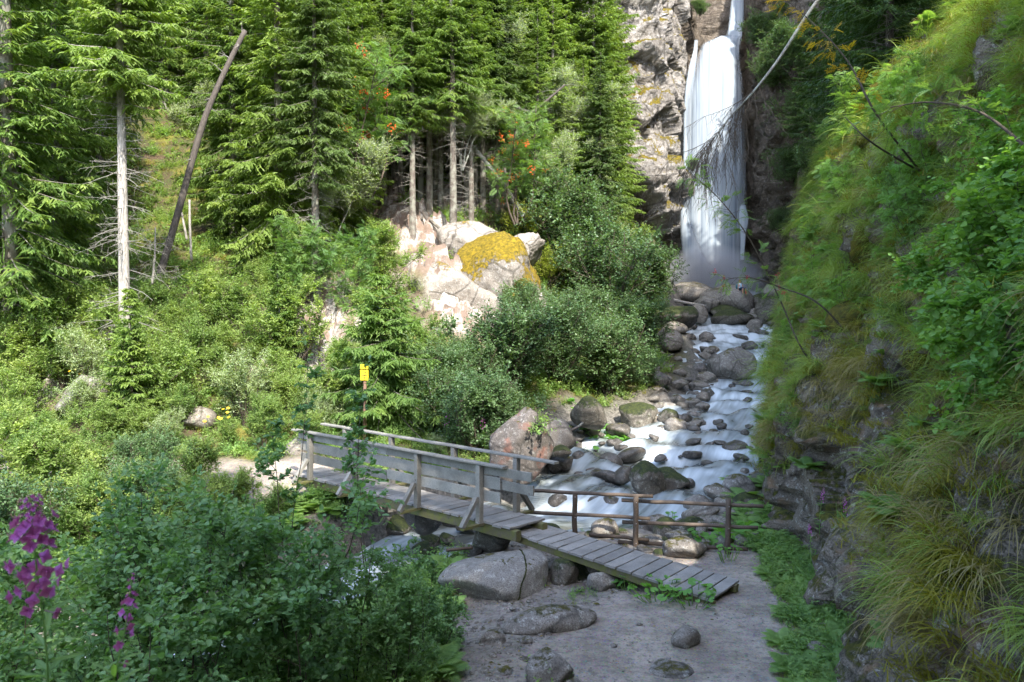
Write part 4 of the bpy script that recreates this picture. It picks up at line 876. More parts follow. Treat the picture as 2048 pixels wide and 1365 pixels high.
def spruce(seed, H, R, cb=.04, bark='bark', needle='needle', dead=40, nbr=None, tw=8, nl=18, droop=.35, trunk=None, fine=.034, pw=.75, twl=1.0):
    rng = np.random.default_rng(seed); tr = trunk or H * .0105
    TK = 14; tz = np.linspace(0, H, TK); wob = np.cumsum(rng.normal(0, .02, (TK, 2)), 0) * np.linspace(0, 1, TK)[:, None]
    T0 = np.c_[wob, tz][None]; V, Fs = tubes(T0, tr * 1.05, tr * .08, 10); mb = MB().add(V, Fs, tint=.5)
    nbr = nbr or int(H * 15); u = np.sort(rng.random(nbr)) ** .92; z0 = H * (cb + (1 - cb) * u); az = np.arange(nbr) * 2.4 + rng.normal(0, .35, nbr)
    f = (z0 / H - cb) / (1 - cb); L = R * np.clip((1 - f) ** pw + .05, .06, 1) * rng.uniform(.55, 1.12, nbr) * (1 + .32 * fbm(np.c_[np.cos(az) * 1.2, np.sin(az) * 1.2, z0 * .45], 3, seed)) * np.where(f < .08, .75, 1)
    K = 7; t = np.linspace(0, 1, K)[None, :, None]; out_ = np.c_[np.cos(az), np.sin(az), np.zeros(nbr)]; ss = rng.normal(0, .12, nbr)[:, None, None] * np.c_[-np.sin(az), np.cos(az), np.zeros(nbr)][:, None]
    ris = (.30 * f + .10 + rng.normal(0, .07, nbr))[:, None, None]; dr_ = (droop * (1.1 - f) * rng.uniform(.7, 1.3, nbr))[:, None, None]
    zz_ = ris * t - dr_ * 1.7 * t ** 1.6 + dr_ * .75 * t ** 3.4
    B = np.interp(z0, tz, T0[0, :, 0])[:, None, None] * np.array([1, 0, 0]) + np.interp(z0, tz, T0[0, :, 1])[:, None, None] * np.array([0, 1, 0]) + z0[:, None, None] * np.array([0, 0, 1]) \
        + L[:, None, None] * (out_[:, None] * t * .95 + ss * t * t + zz_ * np.array([0, 0, 1]))
    V, Fs = tubes(B, .012 + L * .008, .003, 3); mb.add(V, Fs, tint=.2)
    # branchlets
    cnt = np.maximum(5, (nl * L / R).astype(int)); i = np.repeat(np.arange(nbr), cnt * 2); tt = np.concatenate([np.repeat(np.linspace(.12, 1, c), 2) for c in cnt]); sg = np.tile([1, -1], cnt.sum())[:, None]
    p, tg_ = on(B, i, tt + rng.normal(0, .015, len(i))); side = nrm(np.cross(tg_, [0, 0, 1])); m = len(i)
    bl = (L[i] * .36 * (1.12 - tt) ** .7 + .10) * rng.uniform(.6, 1.2, m)
    D = tg_ * .8 + side * sg * (1.0 - .35 * tt)[:, None] + rng.normal(0, .15, (m, 3)) - np.array([0, 0, .18])
    P2 = grow(rng, p, D, bl, 4, .07, -.13)
    # twigs on branchlets
    j = np.repeat(np.arange(m), tw); t2 = (np.tile(np.arange(tw), m) + rng.uniform(0, .8, m * tw)) / tw; keep = rng.random(m * tw) < np.clip(bl[j] / .45, .3, 1); j, t2 = j[keep], t2[keep]
    q, tg2 = on(P2, j, t2); n = len(j); sd2 = nrm(np.cross(tg2, [0, 0, 1])) * np.where(rng.random(n) < .5, 1, -1)[:, None]
    D2 = nrm(tg2 * .9 + sd2 * .75 + rng.normal(0, .22, (n, 3)) - np.array([0, 0, .22])); l2 = (.10 + .16 * rng.random(n)) * (1.1 - .4 * t2) * twl
    E = np.stack([q, q + D2 * l2[:, None] * .5, q + D2 * l2[:, None] + np.array([0, 0, -1]) * (l2[:, None] * .12)], 1)
    wn_ = nrm(np.cross(D2, rng.normal(0, .5, (n, 3)) + np.array([0, 0, 1]))); V, Q_ = ribbons(E, np.full(n, fine * 1.5), wn_, [.6, 1, .15])
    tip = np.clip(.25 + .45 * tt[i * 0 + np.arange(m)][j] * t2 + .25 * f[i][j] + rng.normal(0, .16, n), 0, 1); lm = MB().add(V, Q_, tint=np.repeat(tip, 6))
    w2 = nrm(np.cross(P2[:, -1] - P2[:, 0], rng.normal(0, .4, (m, 3)) + np.array([0, 0, 1]))); V, Q_ = ribbons(P2, np.full(m, fine * 1.5), w2, [.5, 1, .9, .2]); lm.add(V, Q_, tint=np.repeat(np.clip(.35 + rng.normal(0, .15, m), 0, 1), 8))
    # dead limbs on the bare part of the trunk
    if dead:
        zd = rng.uniform(.04, max(cb, .12) + .08, dead) * H; ad = rng.uniform(0, 6.28, dead); Sd = np.c_[np.interp(zd, tz, T0[0, :, 0]), np.interp(zd, tz, T0[0, :, 1]), zd]
        ld = rng.uniform(.3, 1.0, dead) * R * .62; P3 = grow(rng, Sd, np.c_[np.cos(ad), np.sin(ad), rng.normal(-.12, .12, dead)], ld, 6, .10, -.03); V, Fs = tubes(P3, .016, .004, 4); dm = MB().add(V, Fs)
        k_ = dead * 7; i3 = rng.integers(0, dead, k_); q, tg3 = on(P3, i3, rng.uniform(.25, 1, k_)); P4 = grow(rng, q, tg3 * .6 + rng.normal(0, .6, (k_, 3)), rng.uniform(.1, .45, k_) * R * .35, 4, .2, -.05)
        V, Fs = tubes(P4, .005, .002, 3); dm.add(V, Fs); dmesh = dm.mesh("dead_limbs", M['deadtwig'])
    else: dmesh = None
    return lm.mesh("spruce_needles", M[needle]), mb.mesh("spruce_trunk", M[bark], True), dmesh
def tree(meshes, loc, label, group=None, scale=1.0, name="spruce_tree", cat="spruce tree", rot=None):
    r = obj(name, None, None, loc, rot if rot is not None else rr.uniform(0, 6.28), scale, label, cat, group)
    obj("trunk", meshes[1], r); obj("crown", meshes[0], r, kind="stuff")
    if meshes[2]: obj("dead_limb", meshes[2], r, kind="stuff")
    return r
def fern_mesh(seed, nf=12, L=.55):
    rng = np.random.default_rng(seed); a = np.arange(nf) / nf * 6.28 + rng.normal(0, .2, nf); S = np.zeros((nf, 3)); D = np.c_[np.cos(a), np.sin(a), rng.uniform(.7, 1.6, nf)]
    B = grow(rng, S, D, L * rng.uniform(.7, 1.1, nf), 8, .03, -.16); mb = MB(); V, Q_ = ribbons(B, np.full(nf, .006), nrm(np.cross(D, [0, 0, 1]))); mb.add(V, Q_, tint=.2)
    k = 17; i = np.repeat(np.arange(nf), k * 2); t = np.tile(np.repeat(np.linspace(.12, .98, k), 2), nf); sg = np.tile([1, -1], nf * k)[:, None]; p, tg_ = on(B, i, t); sd_ = nrm(np.cross(tg_, [0, 0, 1]))
    l = L * .30 * np.sin(np.pi * np.clip(t * .85 + .1, 0, 1)) ** .8; D2 = sd_ * sg + tg_ * .35; E = np.stack([p, p + nrm(D2) * l[:, None] * .5, p + nrm(D2) * l[:, None] - np.array([0, 0, 1]) * l[:, None] * .15], 1)
    V, Q_ = ribbons(E, l * .26 + .004, nrm(np.cross(np.cross(tg_, sd_), D2)), [.9, .8, .1]); mb.add(V, Q_, tint=np.repeat(np.clip(.5 + rng.normal(0, .2, len(i)), 0, 1), 6))
    return mb.mesh("fern_fronds", M['fern'])
def grass_mesh(seed, nb, L, mat, bend=.22, wid=.007, bias=.8, up_=1.2, spread=.07, K=7):
    rng = np.random.default_rng(seed); S = rng.normal(0, spread, (nb, 3)) * np.array([1, 1, .3]); D = rng.normal(0, .45, (nb, 3)); D[:, 0] += bias; D[:, 2] = np.abs(D[:, 2]) + up_ * rng.uniform(.3, 1, nb)
    B = grow(rng, S, D, L * rng.uniform(.5, 1.1, nb), K, .04, -bend); sd_ = nrm(np.cross(D, [0, 0, 1]) + rng.normal(0, .3, (nb, 3)))
    V, Q_ = ribbons(B, wid * rng.uniform(.7, 1.3, nb), sd_, list(np.linspace(1, .15, K))); return MB().add(V, Q_, tint=np.repeat(np.clip(.5 + rng.normal(0, .28, nb), 0, 1), K * 2)).mesh("grass_tuft", M[mat])
def herb_mesh(seed, n, L, ls, mat, six=False, lw=.6):
    rng = np.random.default_rng(seed); a = rng.uniform(0, 6.28, n); D = np.c_[np.cos(a) * .5, np.sin(a) * .5, np.ones(n)]; B = grow(rng, rng.normal(0, L * .35, (n, 3)) * np.array([1, 1, .1]), D, L * rng.uniform(.3, 1, n), 5, .15, 0)
    k = 8; i = np.repeat(np.arange(n), k); p, tg_ = on(B, i, rng.uniform(.2, 1, n * k)); D = rng.normal(0, 1, (n * k, 3)) * np.array([1, 1, .35]); l = ls * rng.uniform(.5, 1.2, n * k)
    V, Fc, kk_ = leaves(p, D, nrm(rng.normal(0, .4, (n * k, 3)) + np.array([0, 0, 1])), l, l * lw, six); mb = MB().add(V, Fc, tint=np.repeat(rng.random(n * k), kk_)); V, Q_ = ribbons(B, np.full(n, .005), nrm(np.cross(D[:n], [0, 0, 1]))); mb.add(V, Q_, tint=.3)
    return mb.mesh("herb_clump", M[mat])

# scattering of what nobody could count
def scatter(name, pts, yaw, scl, protos, tiltn=None, kind="stuff"):
    c = bpy.data.collections.new(name + "_protos")
    for i, m_ in enumerate(protos): o_ = bpy.data.objects.new("%s_piece_%d" % (name, i), m_); c.objects.link(o_)
    n = len(pts); me_ = bpy.data.meshes.new(name); me_.vertices.add(n); me_.vertices.foreach_set("co", np.asarray(pts, np.float32).ravel())
    ra = me_.attributes.new("rot", 'FLOAT_VECTOR', 'POINT'); rot = np.zeros((n, 3), np.float32); rot[:, 2] = yaw
    if tiltn is not None: rot[:, :2] = tiltn
    ra.data.foreach_set("vector", rot.ravel()); sa = me_.attributes.new("scl", 'FLOAT', 'POINT'); sa.data.foreach_set("value", np.asarray(scl, np.float32))
    g = bpy.data.node_groups.new(name, 'GeometryNodeTree'); g.interface.new_socket("Geometry", in_out='INPUT', socket_type='NodeSocketGeometry'); g.interface.new_socket("Geometry", in_out='OUTPUT', socket_type='NodeSocketGeometry')
    N = g.nodes; L = g.links; gi = N.new("NodeGroupInput"); go = N.new("NodeGroupOutput"); ip = N.new("GeometryNodeInstanceOnPoints"); ci = N.new("GeometryNodeCollectionInfo")
    ci.inputs["Collection"].default_value = c; ci.inputs["Separate Children"].default_value = True; ci.inputs["Reset Children"].default_value = True
    na = N.new("GeometryNodeInputNamedAttribute"); na.data_type = 'FLOAT_VECTOR'; na.inputs[0].default_value = "rot"; ns = N.new("GeometryNodeInputNamedAttribute"); ns.data_type = 'FLOAT'; ns.inputs[0].default_value = "scl"
    er = N.new("FunctionNodeEulerToRotation"); L.new(na.outputs[0], er.inputs[0])
    rv = N.new("FunctionNodeRandomValue"); rv.data_type = 'INT'; [setattr(q, 'default_value', 0) for q in rv.inputs if q.name == 'Min' and q.type == 'INT']; [setattr(q, 'default_value', len(protos) - 1) for q in rv.inputs if q.name == 'Max' and q.type == 'INT']
    L.new(gi.outputs[0], ip.inputs["Points"]); L.new(ci.outputs[0], ip.inputs["Instance"]); ip.inputs["Pick Instance"].default_value = True; L.new([q for q in rv.outputs if q.type == 'INT'][0], ip.inputs["Instance Index"])
    L.new(er.outputs[0], ip.inputs["Rotation"]); L.new(ns.outputs[0], ip.inputs["Scale"]); L.new(ip.outputs[0], go.inputs[0])
    o_ = obj(name, me_, kind=kind); md = o_.modifiers.new("scatter", 'NODES'); md.node_group = g; return o_
# ------------------------------------------------------------------ plant variants
SPR = [spruce(1, 25, 3.3, .02, dead=14, nbr=300, fine=.040, pw=.6, twl=1.2, tw=7, droop=.5), spruce(2, 28, 3.6, .08, dead=40, nbr=300, fine=.040, pw=.6, twl=1.2, tw=7, droop=.4), spruce(3, 21, 2.8, .27, dead=70, needle='needle_mid', nbr=230, pw=.65, twl=1.15, fine=.038, droop=.55), spruce(4, 24, 2.7, .35, dead=80, tw=7, nbr=240, pw=.65, twl=1.15, fine=.038)]
SPR_DARK = spruce(5, 17, 3.4, .04, needle='needle_dark', dead=30, bark='bark_dark', tw=7)
SPR_BARE = spruce(6, 23, 2.6, .40, dead=120, bark='bark_pale', trunk=.20, tw=7)
SPR_YOUNG = spruce(7, 6, 1.5, .02, dead=0, nbr=120, tw=8, nl=14, droop=.2)
LARCH = spruce(8, 5.0, 2.5, .10, needle='larch', dead=0, nbr=130, nl=24, tw=11, droop=.45, bark='bark', fine=.026)
def ground(x, y): return float(Z(np.array([[x, y]]))[0])
def at(px, d): x = (px - 1024) / F * d; return np.array([x, d, ground(x, d) - .05])
# ---- named conifers
tree(SPR_BARE, at(250, 27), "tall spruce with a long bare pale grey trunk and grey dead twigs", name="bare_spruce_tree", rot=1.0)
for px, d, k, sc, lab in [(25, 27, 1, .95, "leftmost sunlit spruce reaching down to the bushes at the picture edge"), (120, 33, 0, .95, "sunlit spruce beside the leftmost one with drooping fans"), (-70, 30, 0, 1.0, "spruce crown cut by the left picture edge"),
                          (205, 42, 2, 1.0, "spruce with thin trunk just behind the bare pale trunk"), 
                          (470, 41, 0, .85, "full spruce behind the leaning dark trunk"), (560, 37, 0, .95, "broad bright spruce right of the leaning dark trunk"), (632, 35.5, 2, .85, "slim spruce standing on the earth patch with thin trunk"),
                          (655, 41, 1, .85, "spruce with low boughs left of the trunk group"), (420, 56, 1, .9, "spruce above the mossy clearing"), (330, 62, 0, .9, "distant spruce over the top of the mossy clearing"),
                          (1200, 60, 1, 1.05, "tall dark green spruce hugging the pale cliff"), (1105, 55, 0, .85, "yellow green spruce left of the tall one by the cliff"), (1165, 56, 0, .55, "lower spruce boughs in front of the tall cliff spruce"), (1045, 57, 1, .9, "bright spruce above the leaning birch"), (1235, 64, 0, .7, "small spruce at the foot of the pale cliff")]:
    tree(SPR[k], at(px, d), lab, scale=sc)
for px, d, k, sc, lab in [(715, 47, 2, .9, "leftmost trunk of the trunk group above the outcrop"), (748, 49, 3, .85, "second thin trunk from the left in the trunk group"), (826, 42.5, 3, .72, "thin trunk standing lowest on the bare soil slope"), (860, 46.5, 3, .8, "thin trunk right of the lowest one on the bare soil"),
                          (907, 43.6, 3, .86, "front pale spruce trunk at the top of the outcrop"), (882, 48, 2, .85, "slim spruce trunk just left of the front pale one"), (935, 49, 3, .85, "slender trunk right of the front pale trunk"), (950, 50, 2, .9, "dark pair trunk, left one, behind the outcrop top"), (966, 49.5, 3, .8, "dark pair trunk, right one, behind the outcrop top"),
                          (995, 50, 2, .9, "rightmost upright trunk of the trunk group"), (978, 53, 3, .85, "thin trunk farther back near the right of the trunk group"), (790, 52, 2, .9, "thin trunk farther back in the middle of the trunk group"), (900, 54, 3, .9, "far trunk glimpsed behind the front pale trunk")]:
    tree(SPR[k], at(px, d), lab, "spruces of the trunk group", sc)
for px, d, k, sc in [(770, 48, 3, .7), (803, 50, 2, .8), (842, 49, 3, .75), (872, 50.5, 2, .8), (918, 51, 3, .8), (943, 46.5, 3, .7), (985, 51, 3, .78), (1008, 52, 2, .8), (730, 45, 3, .62), (697, 49, 2, .85)]:
    tree(SPR[k], at(px, d), "one of the slim shaded trunks packed behind the front trunks above the outcrop", "slim shaded trunks above the outcrop", sc)
FOM = [("the bare pale trunk's base", 250, 560), ("the leaning dark trunk's tip", 490, 60), ("the mossy clearing", 340, 290), ("the left picture edge", 0, 300), ("the top left corner", 0, 0), ("the berry laden rowan", 740, 130), ("the trunk group", 900, 380), ("the silvery tree top", 1000, 40), ("the tall cliff spruce", 1200, 200), ("the curved dark bough", 1080, 200), ("the earth patch trunk", 632, 500), ("the light green crown", 560, 150), ("the sunlit left edge spruce", 60, 450), ("the leaning birch", 960, 310)]
# ---- forest fill
got = []
r5 = np.random.default_rng(55)
for _ in range(5000):
    x, y = r5.uniform(-58, 16), r5.uniform(30, 98); px = 1024 + F * x / y
    if px > 1235 or px < -420: continue
    if px > 660 and y < 54: continue
    if 170 < px < 520 and y < 58: continue
    if px <= 170 and y < 34: continue
    if 520 <= px <= 660 and y < 42: continue
    if any((x-a)**2 + (y-b)**2 < (3.3 + (y > 65) * .8) ** 2 for a, b in got): continue
    got.append((x, y))
got.sort(key=lambda q: q[1])
for x, y in got[:170]:
    px = 1024 + F * x / y; k = int(r5.integers(0, 4)); k = k if (px < 640 or y > 60) or k > 1 else 2
    if px < 640: k = int(r5.integers(0, 2))
    gz_ = ground(x, y); zone = ("beside the cliff" if px > 1000 else "above the trunk group" if px > 640 else "above the clearing" if px > 200 else "at the left edge"); far = "far back" if y > 68 else "midway up"
    tree(SPR[k], (x, y, gz_ - .1), said(["dense", "tall", "deep green", "high crowned"][k] + " spruce", (x, y, gz_), FOM, "farther" if y > 68 else "nearer", ""), "forest spruces " + far + " " + zone, float(r5.uniform(.7, 1.1)))
# ---- dark conifers on the top of the right bank and the wood behind the viewpoint
for x, y, zt, sc, lab in [(12.6, 27, 12.0, .8, "dark spruce overhanging the top of the right bank"), (14.6, 32, 12.5, .85, "second dark spruce on top of the right bank"), (17.2, 38, 14, .9, "dark spruce farther along the right bank top"), (19.5, 45, 15, .9, "dark spruce between the bank top and the gorge"),
                          (22, 52, 17, .95, "dark spruce above the right gorge wall"), (25, 60, 19, .95, "farthest dark spruce above the right gorge wall"), (16.0, 24, 17, .8, "dark spruce set back from the bank edge"), (20, 34, 20, .9, "dark spruce high on the right slope")]:
    tree(SPR_DARK, (x, y, zt), lab, None, sc, "dark_spruce_tree")
for x, y, sc in [(4.5, -10, 1.35), (-6, -11, 1.35), (8.5, -7, 1.3), (15.5, 16, 1.15), (18, 23, 1.2), (22, 31, 1.2), (25.5, 38, 1.2), (29, 46, 1.2), (23, 24, 1.25), (6.3, -2, 1.35), (10.2, 3.5, 1.2), (4, -4.5, 1.4), (1.8, -6.5, 1.5)]:
    zs = np.arange(0, 31, .25); zt = float(np.interp(x, G(np.full(len(zs), max(y, -12)), zs, False), zs)) if x > 5 else ground(x, y)
    tree(SPR_DARK, (x, y, zt - .4), "dark spruce in the wood around the viewpoint, shading the stream", "spruces around the viewpoint", sc, "dark_spruce_tree")
# ---- leaning and dead trunks
def trunk_obj(name, pts, r0, r1, mat, label, cat="dead tree", twigs=0, tl=.6, seed=0, td=None):
    r_ = obj(name, None, label=label, cat=cat); Pn = catmull(np.array(pts, float), 8)[None]; V, Fs = tubes(Pn, r0, r1, 12, True)
    obj("trunk", MB().add(V, Fs, tint=.5).mesh("trunk", M[mat], True), r_)
    if twigs:
        rg = np.random.default_rng(seed); i = np.zeros(twigs, int); q, tg_ = on(Pn, i, rg.uniform(.1, 1, twigs)); D = rg.normal(0, 1, (twigs, 3)) * np.array([1, .7, .35]) + (0 if td is None else np.array(td))
        P3 = grow(rg, q, D, tl * rg.uniform(.4, 1, twigs), 7, .14, -.02); mb = MB(); V, Fs = tubes(P3, max(.006, r1 * .3), .003, 4); mb.add(V, Fs)
        k_ = twigs * 7; i3 = rg.integers(0, twigs, k_); q, tg3 = on(P3, i3, rg.uniform(.2, 1, k_)); P4 = grow(rg, q, tg3 * .8 + rg.normal(0, .5, (k_, 3)), rg.uniform(.1, .45, k_) * tl, 5, .18, -.03); V, Fs = tubes(P4, .005, .002, 3); mb.add(V, Fs)
        obj("twigs", mb.mesh("twigs", M['deadtwig'] if td is None else M['twig']), r_)
    return r_
a = hit(312, 575, 25)[0]; trunk_obj("dead_leaning_tree", [P(308, 590, 32.5), P(352, 440, 32.8), P(396, 280, 33.2), P(420, 210, 33.4), P(456, 130, 33.6), P(490, 62, 33.9)], .15, .10, 'bark_dark', "thick dark dead trunk leaning to the right beside the bare pale trunk", twigs=10, tl=.9)
trunk_obj("snag", [P(304, 570, 30), P(309, 520, 30), P(311, 455, 30)], .05, .02, 'deadtwig', "thin dead snag with bare side twigs at the foot of the leaning trunk", twigs=26, tl=1.3, seed=3)
trunk_obj("snag", [P(383, 520, 36), P(380, 460, 36), P(379, 400, 36)], .06, .05, 'bark_pale', "short pale stump pole right of the leaning trunk")
trunk_obj("snag", [P(374, 480, 36.5), P(368, 450, 36.5), P(363, 425, 36.5)], .055, .045, 'bark_pale', "tilted pale stump pole left of the upright one")
trunk_obj("leaning_birch", [P(1052, 440, 47), P(1010, 375, 47), P(960, 310, 47), P(925, 270, 47)], .17, .08, 'birch', "pale dead birch trunk leaning left over the outcrop", twigs=8, tl=1.4)
trunk_obj("snag", [P(855, 262, 44), P(815, 268, 44), P(765, 262, 44), P(750, 255, 44)], .05, .02, 'deadtwig', "bare grey bough sticking out left of the front pale trunk", twigs=16, tl=1.2, seed=5)
trunk_obj("curved_tree", [P(1010, 310, 48), P(1050, 240, 48), P(1090, 205, 48), P(1130, 170, 48)], .12, .05, 'bark_dark', "dark curved bough rising under the silvery crown", twigs=10, tl=1.6, seed=8)
trunk_obj("dead_birch", [P(1790, -200, 17), P(1700, -75, 17.5), P(1625, 15, 18), P(1560, 115, 18.5), P(1510, 180, 18.8), P(1478, 215, 19), P(1448, 250, 19.2), P(1420, 285, 19.3)], .05, .010, 'birch', "dead pale birch stem slanting across the waterfall with fine hanging twigs", twigs=0)
rg = np.random.default_rng(9)
Pn = catmull(np.array([P(1560, 115, 18.5), P(1510, 180, 18.8), P(1478, 215, 19), P(1440, 262, 19.2), P(1405, 300, 19.3)]), 8)[None]; nt = 44
q, tg_ = on(Pn, np.zeros(nt, int), rg.uniform(.2, 1, nt)); P3 = grow(rg, q, tg_ * 1.0 + rg.normal(0, .5, (nt, 3)) + np.array([.1, 0, -.5]), rg.uniform(.7, 2.2, nt), 9, .12, -.10)
mb = MB(); V, Fs = tubes(P3, .008, .003, 4); mb.add(V, Fs); k_ = nt * 20; i3 = rg.integers(0, nt, k_); q, tg3 = on(P3, i3, rg.uniform(.15, 1, k_)); P4 = grow(rg, q, tg3 * .7 + rg.normal(0, .4, (k_, 3)) + np.array([0, 0, -.45]), rg.uniform(.15, .7, k_), 7, .16, -.14)
V, Fs = tubes(P4, .0045, .0018, 3); mb.add(V, Fs); obj("fine_twigs", mb.mesh("fine_twigs", M['twig']), bpy.data.objects["dead_birch"])

# ---- broadleaf variants
BB = [plant(11, "bright_bush", 2.7, 1.5, 9, 110, 950, 10, .095, .6, mat='leaf_bright', base_r=.022), plant(12, "bright_bush", 3.2, 1.4, 7, 110, 950, 10, .10, .6, mat='leaf_bright', base_r=.024), plant(13, "bright_bush", 2.2, 1.6, 11, 110, 950, 10, .09, .55, mat='leaf_bright', base_r=.018)]
SB = [plant(14, "silver_bush", 2.6, 1.5, 9, 90, 760, 10, .075, .5, mat='leaf_silver', base_r=.02)]
AL = [plant(21, "alder_bush", 4.4, 2.6, 16, 220, 2300, 10, .11, .78, mat='leaf_alder', base_r=.04, lean=.75, lowest=.05), plant(22, "alder_bush", 3.4, 2.2, 14, 190, 1900, 10, .105, .78, mat='leaf_alder', base_r=.035, lean=.8, lowest=.05)]
RW = [plant(31, "rowan", 4.2, 1.8, 4, 50, 230, 6, .30, .34, mat='leaf_rowan', compound=5, base_r=.03, berries=0), plant(32, "rowan_berries", 5, 2.0, 4, 60, 260, 6, .26, .30, mat='leaf_rowan', compound=5, base_r=.04, berries=30)]
YB = [plant(41, "yellow_bush", 2.6, 2.2, 8, 100, 900, 10, .095, .65, mat='leaf_yellow', base_r=.03, lean=.9)]
ST = [plant(51, "silver_tree", 9, 3.6, 4, 190, 3600, 11, .12, .65, mat='leaf_silver', bark='birch', base_r=.09, lean=.35, lowest=.35, tw_len=.32, sp_len=.22)]
HZ = [plant(61, "hazel", 3.9, 1.5, 8, 85, 620, 10, .082, .74, 8, mat='leaf_fore', base_r=.017, lean=.45, keep=50), plant(62, "hazel", 3.5, 1.6, 9, 85, 640, 10, .078, .74, 8, mat='leaf_fore', base_r=.016, lean=.5, keep=50), plant(63, "hazel", 2.9, 1.3, 8, 70, 480, 10, .08, .76, 8, mat='leaf_fore', base_r=.014, lean=.5, keep=50)]
SAP = [plant(64, "sapling", 4.6, .55, 2, 26, 80, 7, .085, .72, 8, mat='leaf_fore', base_r=.015, lean=.06, lowest=.3, spread=.08, wander=.06)]
MP = [plant(71, "maple_shoots", 1.9, 1.1, 7, 60, 360, 8, .11, .8, 8, mat='leaf_maple', base_r=.012, lean=1.0, droop=.15, keep=40), plant(72, "maple_shoots", 1.5, 1.0, 7, 50, 320, 8, .095, .8, 8, mat='leaf_maple', base_r=.011, lean=1.0, droop=.2, keep=40)]
SM = [plant(73, "bank_shrub", 1.5, .9, 8, 60, 420, 9, .055, .6, True, mat='leaf_rowan', base_r=.010, lean=.9, droop=.15), plant(74, "bank_shrub", 1.8, 1.0, 6, 40, 130, 6, .17, .3, mat='leaf_maple', compound=5, base_r=.012, lean=.9, droop=.2)]
def bush(v, px, d, label, sc=1.0, cat="shrub", name="leafy_bush", group=None, dz=0):
    p = at(px, d); p[2] += dz; return put(name, v, p, None, sc, label, cat, group)
# dark alders by the stream
for v, px, d, sc, lab in [(0, 1222, 46, 1.75, "big rounded alder bush with sunlit top at the left of the upper stream"), (0, 1125, 49, 1.65, "tall alder bush left of the biggest one"), (1, 1285, 53, 1.5, "alder bush nearest the waterfall foot"), (1, 1010, 30, 1.15, "dark alder bush above the reddish boulder"),
                          (0, 1110, 33, .95, "dark alder bush in the middle of the stream bank"), (1, 1215, 35, 1.2, "dark alder bush over the butterbur leaves"), (1, 930, 29, .85, "dark alder bush left of the one over the reddish boulder"), (1, 1265, 41, 1.2, "alder bush behind the smooth boulder at the rock field"), (0, 1060, 38, .8, "alder bush tucked under the mossy outcrop"),
                          (1, 865, 27, .75, "low dark bush behind the middle of the bridge"), (1, 1290, 36.5, .55, "small alder bush touching the heaped stones"), (1, 1160, 42, .9, "alder bush between the outcrop and the biggest alder")]:
    bush(AL[v], px, d, lab, sc, "alder bush", "alder_bush")
bush(SB[0], 1225, 59, "silvery shrub at the foot of the pale cliff", 1.5); bush(BB[0], 1290, 62, "bright shrub high beside the cliff foot", 1.3); bush(SB[0], 1140, 56, "silvery shrub behind the tall alder", 1.4)
bush(YB[0], 1060, 48.5, "yellow green bush tumbling down right of the outcrop top", 1.15, dz=.2); bush(YB[0], 1095, 46.5, "yellowing bush just below the tumbling one", .95)
bush(ST[0], 1010, 53, "silvery green broadleaf tree at the top middle of the forest", 1.35, "broadleaf tree", "broadleaf_tree"); bush(ST[0], 1125, 53, "silvery willow like crown over the dark curved bough", .95, "broadleaf tree", "broadleaf_tree"); bush(ST[0], 925, 46, "small light green crown around the front pale trunk", .62, "broadleaf tree", "broadleaf_tree", dz=3.5)
bush(ST[0], 660, 40, "silvery crown among the spruces left of the berry rowan", .85, "broadleaf tree", "broadleaf_tree")
for px, d, sc, lab in [(860, 56, 1.2, "silvery crown at the top left of the cluster above the trunk group"), (1180, 58, .9, "pale green crown before the tall cliff spruce"), (560, 52, 1.0, "light green crown among spruces at the top left middle")]: bush(ST[0], px, d, lab, sc, "broadleaf tree", "broadleaf_tree", dz=2)
for px, d, k, sc, lab in [(520, 44, 1, .9, "spruce filling the gap between the two bright ones"), (600, 46, 0, .9, "spruce behind the broad bright one"), (700, 43.5, 0, .62, "short spruce left of the trunk group"), (1020, 54, 0, .55, "low spruce right of the upright trunks"), (1075, 52, 0, .6, "low yellow green spruce beside the leaning birch"), (1130, 60, 0, .95, "spruce between the silvery crown and the cliff spruce"), (80, 42, 0, 1.0, "spruce filling the left edge behind the sunlit one"), (290, 60, 1, 1.0, "spruce over the clearing, left of the farther one")]:
    tree(SPR[k], at(px, d), lab, scale=sc)
for px, d, v, sc, dz, lab in [(820, 51, 0, .9, 3, "pale green crown high above the lowest thin trunk"), (950, 52, 0, 1.0, 4, "feathery pale crown above the front pale trunk"), (1080, 56, 0, 1.1, 2, "silvery crown above the curved bough"), (480, 47, 0, .8, 1, "light crown between the leaning trunk and the bright spruce"), (70, 38, 0, .7, 0, "light green young tree at the far left forest edge"), (600, 39, 0, .55, 0, "light green young tree left of the earth patch trunk")]: bush(ST[v], px, d, lab, sc, "broadleaf tree", "broadleaf_tree", dz=dz)
bush(RW[1], 740, 40.5, "rowan tree with orange berries among the spruces", 1.9, "rowan tree", "rowan_tree", dz=3); bush(RW[1], 1035, 46.5, "rowan tree with red berries left of the silvery crown", 1.7, "rowan tree", "rowan_tree", dz=2)
bush(RW[0], 690, 33, "rowan shoots with feathery leaves in front of the trunk group", 1.0, "rowan shrub", "rowan_bush"); bush(RW[0], 575, 33, "rowan shrub left of the earth patch", 1.0, "rowan shrub", "rowan_bush"); bush(BB[1], 760, 35.5, "yellow tipped bush left of the pale rock rib", 1.15)
tree(LARCH, at(765, 24.8), "feathery light green larch sapling behind the yellow sign", name="larch_tree", cat="larch tree"); tree(SPR_YOUNG, at(262, 24.5), "young spruce with spreading pale tips among the left bushes", name="young_spruce", scale=.75); tree(SPR_YOUNG, at(560, 29), "young spruce behind the left end of the bridge", name="young_spruce", scale=.7)
